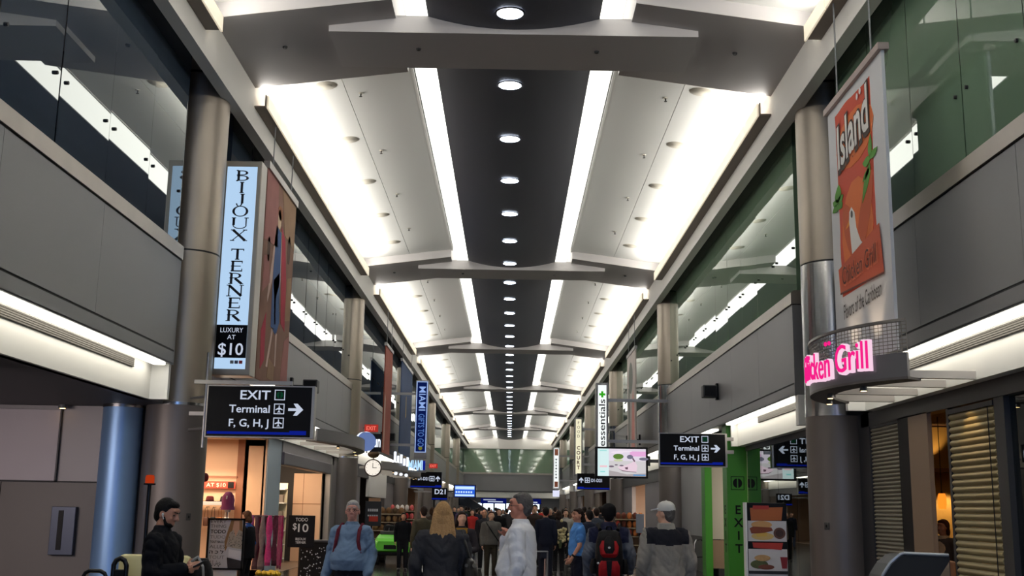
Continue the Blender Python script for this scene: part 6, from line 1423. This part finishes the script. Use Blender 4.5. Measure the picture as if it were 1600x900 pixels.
# utility cart
t = thing('utility_cart', 'lime green utility cart parked on the left of the hall', 'cart', (-3.3, 33.6, 0))
LIME = mat('lime paint', (96, 196, 52), .4); gx = -3.32
rows = []
MB().loft([[(gx + sx * w_, y, z) for sx, z in ((-1, z0), (1, z0), (1, z1 - .08), (.86, z1), (-.86, z1), (-1, z1 - .08))] for y, w_, z0, z1 in ((32.9, .44, .42, .68), (33.0, .50, .38, .76), (33.5, .52, .38, .84), (33.7, .52, .40, .86))]).build('hood', LIME, t)
MB().box(gx - .22, gx + .14, 32.88, 32.91, .46, .58).build('grille', BLK, t)
for s_ in (-1, 1): MB().bbox(gx + s_ * .36 - .08, gx + s_ * .36 + .08, 32.93, 33.0, .60, .68, .01).build('headlamp', WHP, t)
MB().bbox(gx - .46, gx + .46, 33.0, 35.2, .28, .42, .03).build('chassis', BLK, t)
for s_ in (-1, 1):
    MB().bbox(gx + s_ * .50 - .06, gx + s_ * .50 + .06, 34.2, 35.3, .38, .66, .03).build('side_panel', LIME, t)
    for y in (33.3, 34.8):
        w_ = MB().cyl((gx + s_ * .50 - .13, y, .27), (gx + s_ * .50 + .13, y, .27), .27, .27, 24).build('wheel', RUB, t, True); MB().cyl((gx + s_ * .50 - .14, y, .27), (gx + s_ * .50 + .14, y, .27), .11, .11, 14).build('hub', CHAR, w_, True, off=t['_o'])
MB().bbox(gx - .42, gx + .42, 34.0, 34.5, .62, .74, .04).build('seat', BLK, t); MB().bbox(gx - .42, gx + .42, 34.45, 34.6, .74, 1.12, .05).build('seat_back', BLK, t)
MB().bbox(gx - .50, gx + .50, 34.7, 35.6, .60, .80, .02).build('cargo_bed', BLK, t)
MB().cyl((gx - .2, 33.72, .84), (gx - .2, 34.0, 1.04), .02, .02, 8).build('steering_column', BLK, t)
MB().tube([(gx - .2 + .16 * math.cos(a), 34.0 + .06 * math.sin(a), 1.04 + .14 * math.sin(a)) for a in [2 * PI * i / 16 for i in range(17)]], .014, 8).build('steering_wheel', BLK, t)
MB().bbox(gx - .42, gx + .40, 33.62, 33.74, .84, .96, .03).build('dashboard', CHAR, t)
# counter fixture at the lower right
t = thing('service_stand', 'dark grey service stand with a curved pale edge before the tan pilaster', 'stand', (4.0, 11.0, 0))
P = [(3.60, 0), (3.60, .9), (3.665, 1.06), (3.74, 1.17), (3.83, 1.245), (3.87, 1.262), (4.30, 1.25), (4.30, 0)]
MB().prism(P, 11.0, 11.45).build('body', mat('stand grey', (44, 45, 47), .5, spec=.25), t)
E_ = [(p[0] - .012, p[1] + .012) for p in P[:7]]
b = MB()
for p, q in zip(E_, E_[1:]): b.cyl((p[0], 11.0, p[1]), (q[0], 11.0, q[1]), .016, .016, 8)
b.build('edge_trim', mat('pale edge', (150, 158, 170), .35, .4), t)
MB().prism([(4.12, 0), (4.12, .95), (4.29, 1.2), (4.29, 0)], 10.992, 11.0).build('tan_panel', mat('tan stand panel', (132, 112, 90), .6), t)
MB().bbox(4.30, 4.44, 11.2, 11.6, 0, 1.2, .02).build('wood_post', mat('amber wood', (140, 84, 40), .5, var=.3), t)
# food poster stand
t = thing('food_poster_stand', 'tall food poster stand with a sandwich picture by the right column', 'sign stand', (4.37, 19.0, 0))
x0, x1, y, z1 = 4.03, 4.70, 17.4, 1.78
y = 17.9; k_ = y / 19.0; x0 = .06 + (4.03 - .06) * k_; x1 = .06 + (4.70 - .06) * k_; z1 = 1.62 + (1.81 - 1.62) * k_; W_ = x1 - x0
t.location = ((x0 + x1) / 2, y, 0); t['_o'] = tuple(t.location)
MB().bbox(x0, x1, y, y + .12, .05, z1, .01).build('board', BLK, t); MB().box(x0 - .03, x0, y - .02, y + .14, 0, z1).build('white_edge', WHP, t); MB().box(x0 - .1, x1 + .1, y - .1, y + .3, 0, .05).build('base', STL, t)
zz = lambda py: atY(1198, py, y).z
def fp(nm, rgb, P, l, vr=0.0): return MB().prism([(x0 + p[0] * W_, zz(p[1])) for p in P], y - .003 - l, y - l).build(nm, mat('food ' + nm, rgb, .5, var=vr, vscale=14), t)
F4 = lambda a, b_, c, d: [(a, d), (c, d), (c, b_), (a, b_)]
fe = lambda c, r, n=18: [(c[0] + r[0] * math.cos(2 * PI * i / n), c[1] - r[1] * math.sin(2 * PI * i / n)) for i in range(n)]
fp('white_sheet', (200, 198, 200), F4(.02, 814, .98, 846), .002); fp('white_sheet', (200, 198, 200), F4(.02, 858, .98, 892), .002); fp('white_sheet', (196, 194, 196), F4(.02, 896, .98, 940), .002)
fp('orange_box', (168, 92, 44), [(.10, 814), (.08, 794), (.90, 792), (.86, 813)], .006); fp('red_script', (170, 50, 44), [(.14, 796), (.16, 790), (.55, 790), (.56, 796)], .008)
fp('bun', (196, 150, 96), fe((.36, 820), (.26, 6)), .006); fp('filling', (130, 62, 34), [(.06, 826), (.14, 823), (.6, 824), (.64, 829), (.4, 833), (.1, 834)], .008, .3); fp('lower_bun', (206, 176, 112), fe((.38, 838), (.28, 6)), .006); fp('cheese', (214, 176, 80), [(.2, 834), (.5, 832), (.48, 838), (.24, 839)], .010)
fp('bowl', (96, 60, 48), fe((.80, 833), (.15, 9)), .010); fp('bowl_inner', (60, 36, 30), fe((.80, 833), (.10, 6)), .012)
fp('red_banner', (180, 52, 42), [(.14, 856), (.12, 848), (.88, 848), (.84, 859)], .008)
fp('salad', (84, 92, 50), fe((.28, 882), (.22, 7)), .006, .5); fp('bread', (190, 150, 100), fe((.36, 872), (.2, 5)), .008, .3); fp('meat', (120, 64, 44), fe((.45, 886), (.2, 4)), .010, .3); fp('red_cup', (132, 30, 36), [(.80, 870), (.98, 870), (.96, 888), (.84, 888)], .010)
fp('dark_strip', (30, 26, 26), F4(.02, 892, .98, 897), .012)
# far boards and goods
t = thing('shop_board', 'dark shop board with pale lettering behind the green utility cart', 'sign', (-5.1, 38.5, 0))
y = 38.5; a_, b_ = atY(571, 783, y), atY(595, 815, y)
MB().bbox(a_.x, b_.x, y, y + .06, b_.z - .15, a_.z, .01).build('board', CHAR, t); MB().box(a_.x + .2, a_.x + .26, y + .06, y + .1, 0, a_.z - .1).build('post', STL, t)
for z, h, wd in ((a_.z - .34, .09, .36), (a_.z - .50, .05, .36)):
    for k in range(5): MB().box((a_.x + b_.x) / 2 - wd / 2 + k * wd / 5, (a_.x + b_.x) / 2 - wd / 2 + (k + .75) * wd / 5, y - .004, y, z, z + h).build('lettering', mat('sign chalk', (206, 208, 210)), t)
MB().box(a_.x + .14, b_.x - .1, y - .004, y, b_.z + .0, b_.z + .18).build('red_note', mat('red banner', (206, 62, 40)), t)
def goods_rack(label, px, y, w_, h, cols, names, grp):
    c = atY(px, 797, y).x
    t = thing('goods_rack', label, 'rack', (c, y, 0))
    MB().box(c - w_ / 2, c + w_ / 2, y + .3, y + .34, 0, h).build('back', mat('rack back', (110, 84, 60), .6), t)
    b = MB()
    for i in range(5): b.box(c - w_ / 2, c + w_ / 2, y, y + .3, .15 + i * h / 5.2, .18 + i * h / 5.2)
    b.each('shelf', mat('pale shelf', (190, 170, 140), .6), t)
    rr = random.Random(px)
    for i in range(2, 5):
        for j in range(5):
            q = rr.randrange(len(cols)); x = c - w_ / 2 + w_ * (j + .5) / 5; z = .182 + i * h / 5.2
            o = MB().ball((x, y + .12, z + .12), (w_ / 12, .09, .12), 10, 8).build('plush_toy' if names[q] != 'box' else 'goods_box', mat('toy %d %d %d' % cols[q], cols[q], .8), None, True)
            tag(o, '%s soft toy, %s from the left on %s shelf of the %s' % (names[q], ordn(j), ['third', 'fourth', 'top'][i - 2], grp), 'toy', 'toys on the ' + grp)
goods_rack('far left goods rack with red and white goods past the utility cart', 628, 47.0, 1.0, 1.75, [(196, 40, 44), (226, 220, 216), (214, 96, 96)], ['red', 'white', 'pink'], 'far left rack')
goods_rack('left goods rack with brown baskets behind the utility cart', 607, 43.0, 1.2, 1.6, [(132, 96, 60), (96, 76, 52), (160, 130, 84)], ['brown', 'dark brown', 'straw'], 'basket rack')
goods_rack('right goods rack with red and orange goods beyond the backpack man', 984, 40.5, 1.0, 1.55, [(170, 62, 44), (206, 120, 60), (120, 60, 44)], ['red', 'orange', 'brown'], 'right rack')
t = thing('grey_board', 'grey advertising board standing before the second right column', 'sign', (4.1, 34.5, 0))
a_ = atY(994, 803, 34.0); b_ = atY(1004, 833, 34.0); MB().bbox(a_.x, b_.x + .05, 34, 34.1, b_.z, a_.z, .01).build('panel', mat('grey board', (132, 136, 148), .5), t); MB().box(a_.x + .08, a_.x + .12, 34.02, 34.08, 0, b_.z).build('post', STL, t); MB().box(a_.x - .1, b_.x + .1, 33.9, 34.2, 0, .02).build('base', STL, t)
t = thing('rolling_suitcase', 'black rolling suitcase behind the man in the white shirt', 'suitcase', (X_at(846, 17.0), 17.0, 0)); sx = X_at(846, 17.0)
MB().bbox(sx - .19, sx + .19, 16.9, 17.12, .05, .62, .04).build('shell', mat('black suitcase', (24, 24, 27), .6), t, True)
MB().tube([(sx - .1, 17.08, .6), (sx - .1, 17.08, 1.02), (sx + .1, 17.08, 1.02), (sx + .1, 17.08, .6)], .012, 8).build('handle', TRIMG, t)
MB().cyl((sx - .16, 17.05, .04), (sx - .12, 17.05, .04), .04, .04, 12).cyl((sx + .12, 17.05, .04), (sx + .16, 17.05, .04), .04, .04, 12).each('wheel', RUB, t)
for lab, px, py, yy in (('small grey switch plate on the right column base', 1284, 822, 17.8), ('small dark switch plate on the left column base', 306, 808, 17.85)):
    p = atY(px, py, yy); t = thing('switch_plate', lab, 'switch plate', (p.x, p.y, p.z)); s_ = 1 if p.x > 0 else -1
    d = Vector((s_ * CX - p.x, 18.3 - yy, 0)); d.normalize(); c = Vector((s_ * CX, 18.3, p.z)) - d * .5
    a = math.atan2(d.y, d.x); M_ = Matrix.Rotation(a, 3, 'Z')
    b = MB().bbox(-.012, .01, -.04, .04, -.055, .055, .004); b.v = [tuple(c + M_ @ Vector(v)) for v in b.v]; b.build('plate', mat('plate grey', (60, 58, 56), .5), t)
    b = MB().box(-.018, -.012, -.012, .012, -.02, .02); b.v = [tuple(c + M_ @ Vector(v)) for v in b.v]; b.build('toggle', BLK, t)
t = thing('fire_bell', 'round red fire bell at the right edge of the left column', 'bell', (-4.9, 18.9, 2.0))
p = atY(321, 746, 18.7); MB().ball((p.x, 18.7, p.z), (.055, .05, .075), 16, 10).build('gong', mat('bell red', (140, 26, 24), .4), t, True); MB().box(p.x - .35, p.x, 18.69, 18.72, p.z - .02, p.z + .02).build('bracket', STL, t)
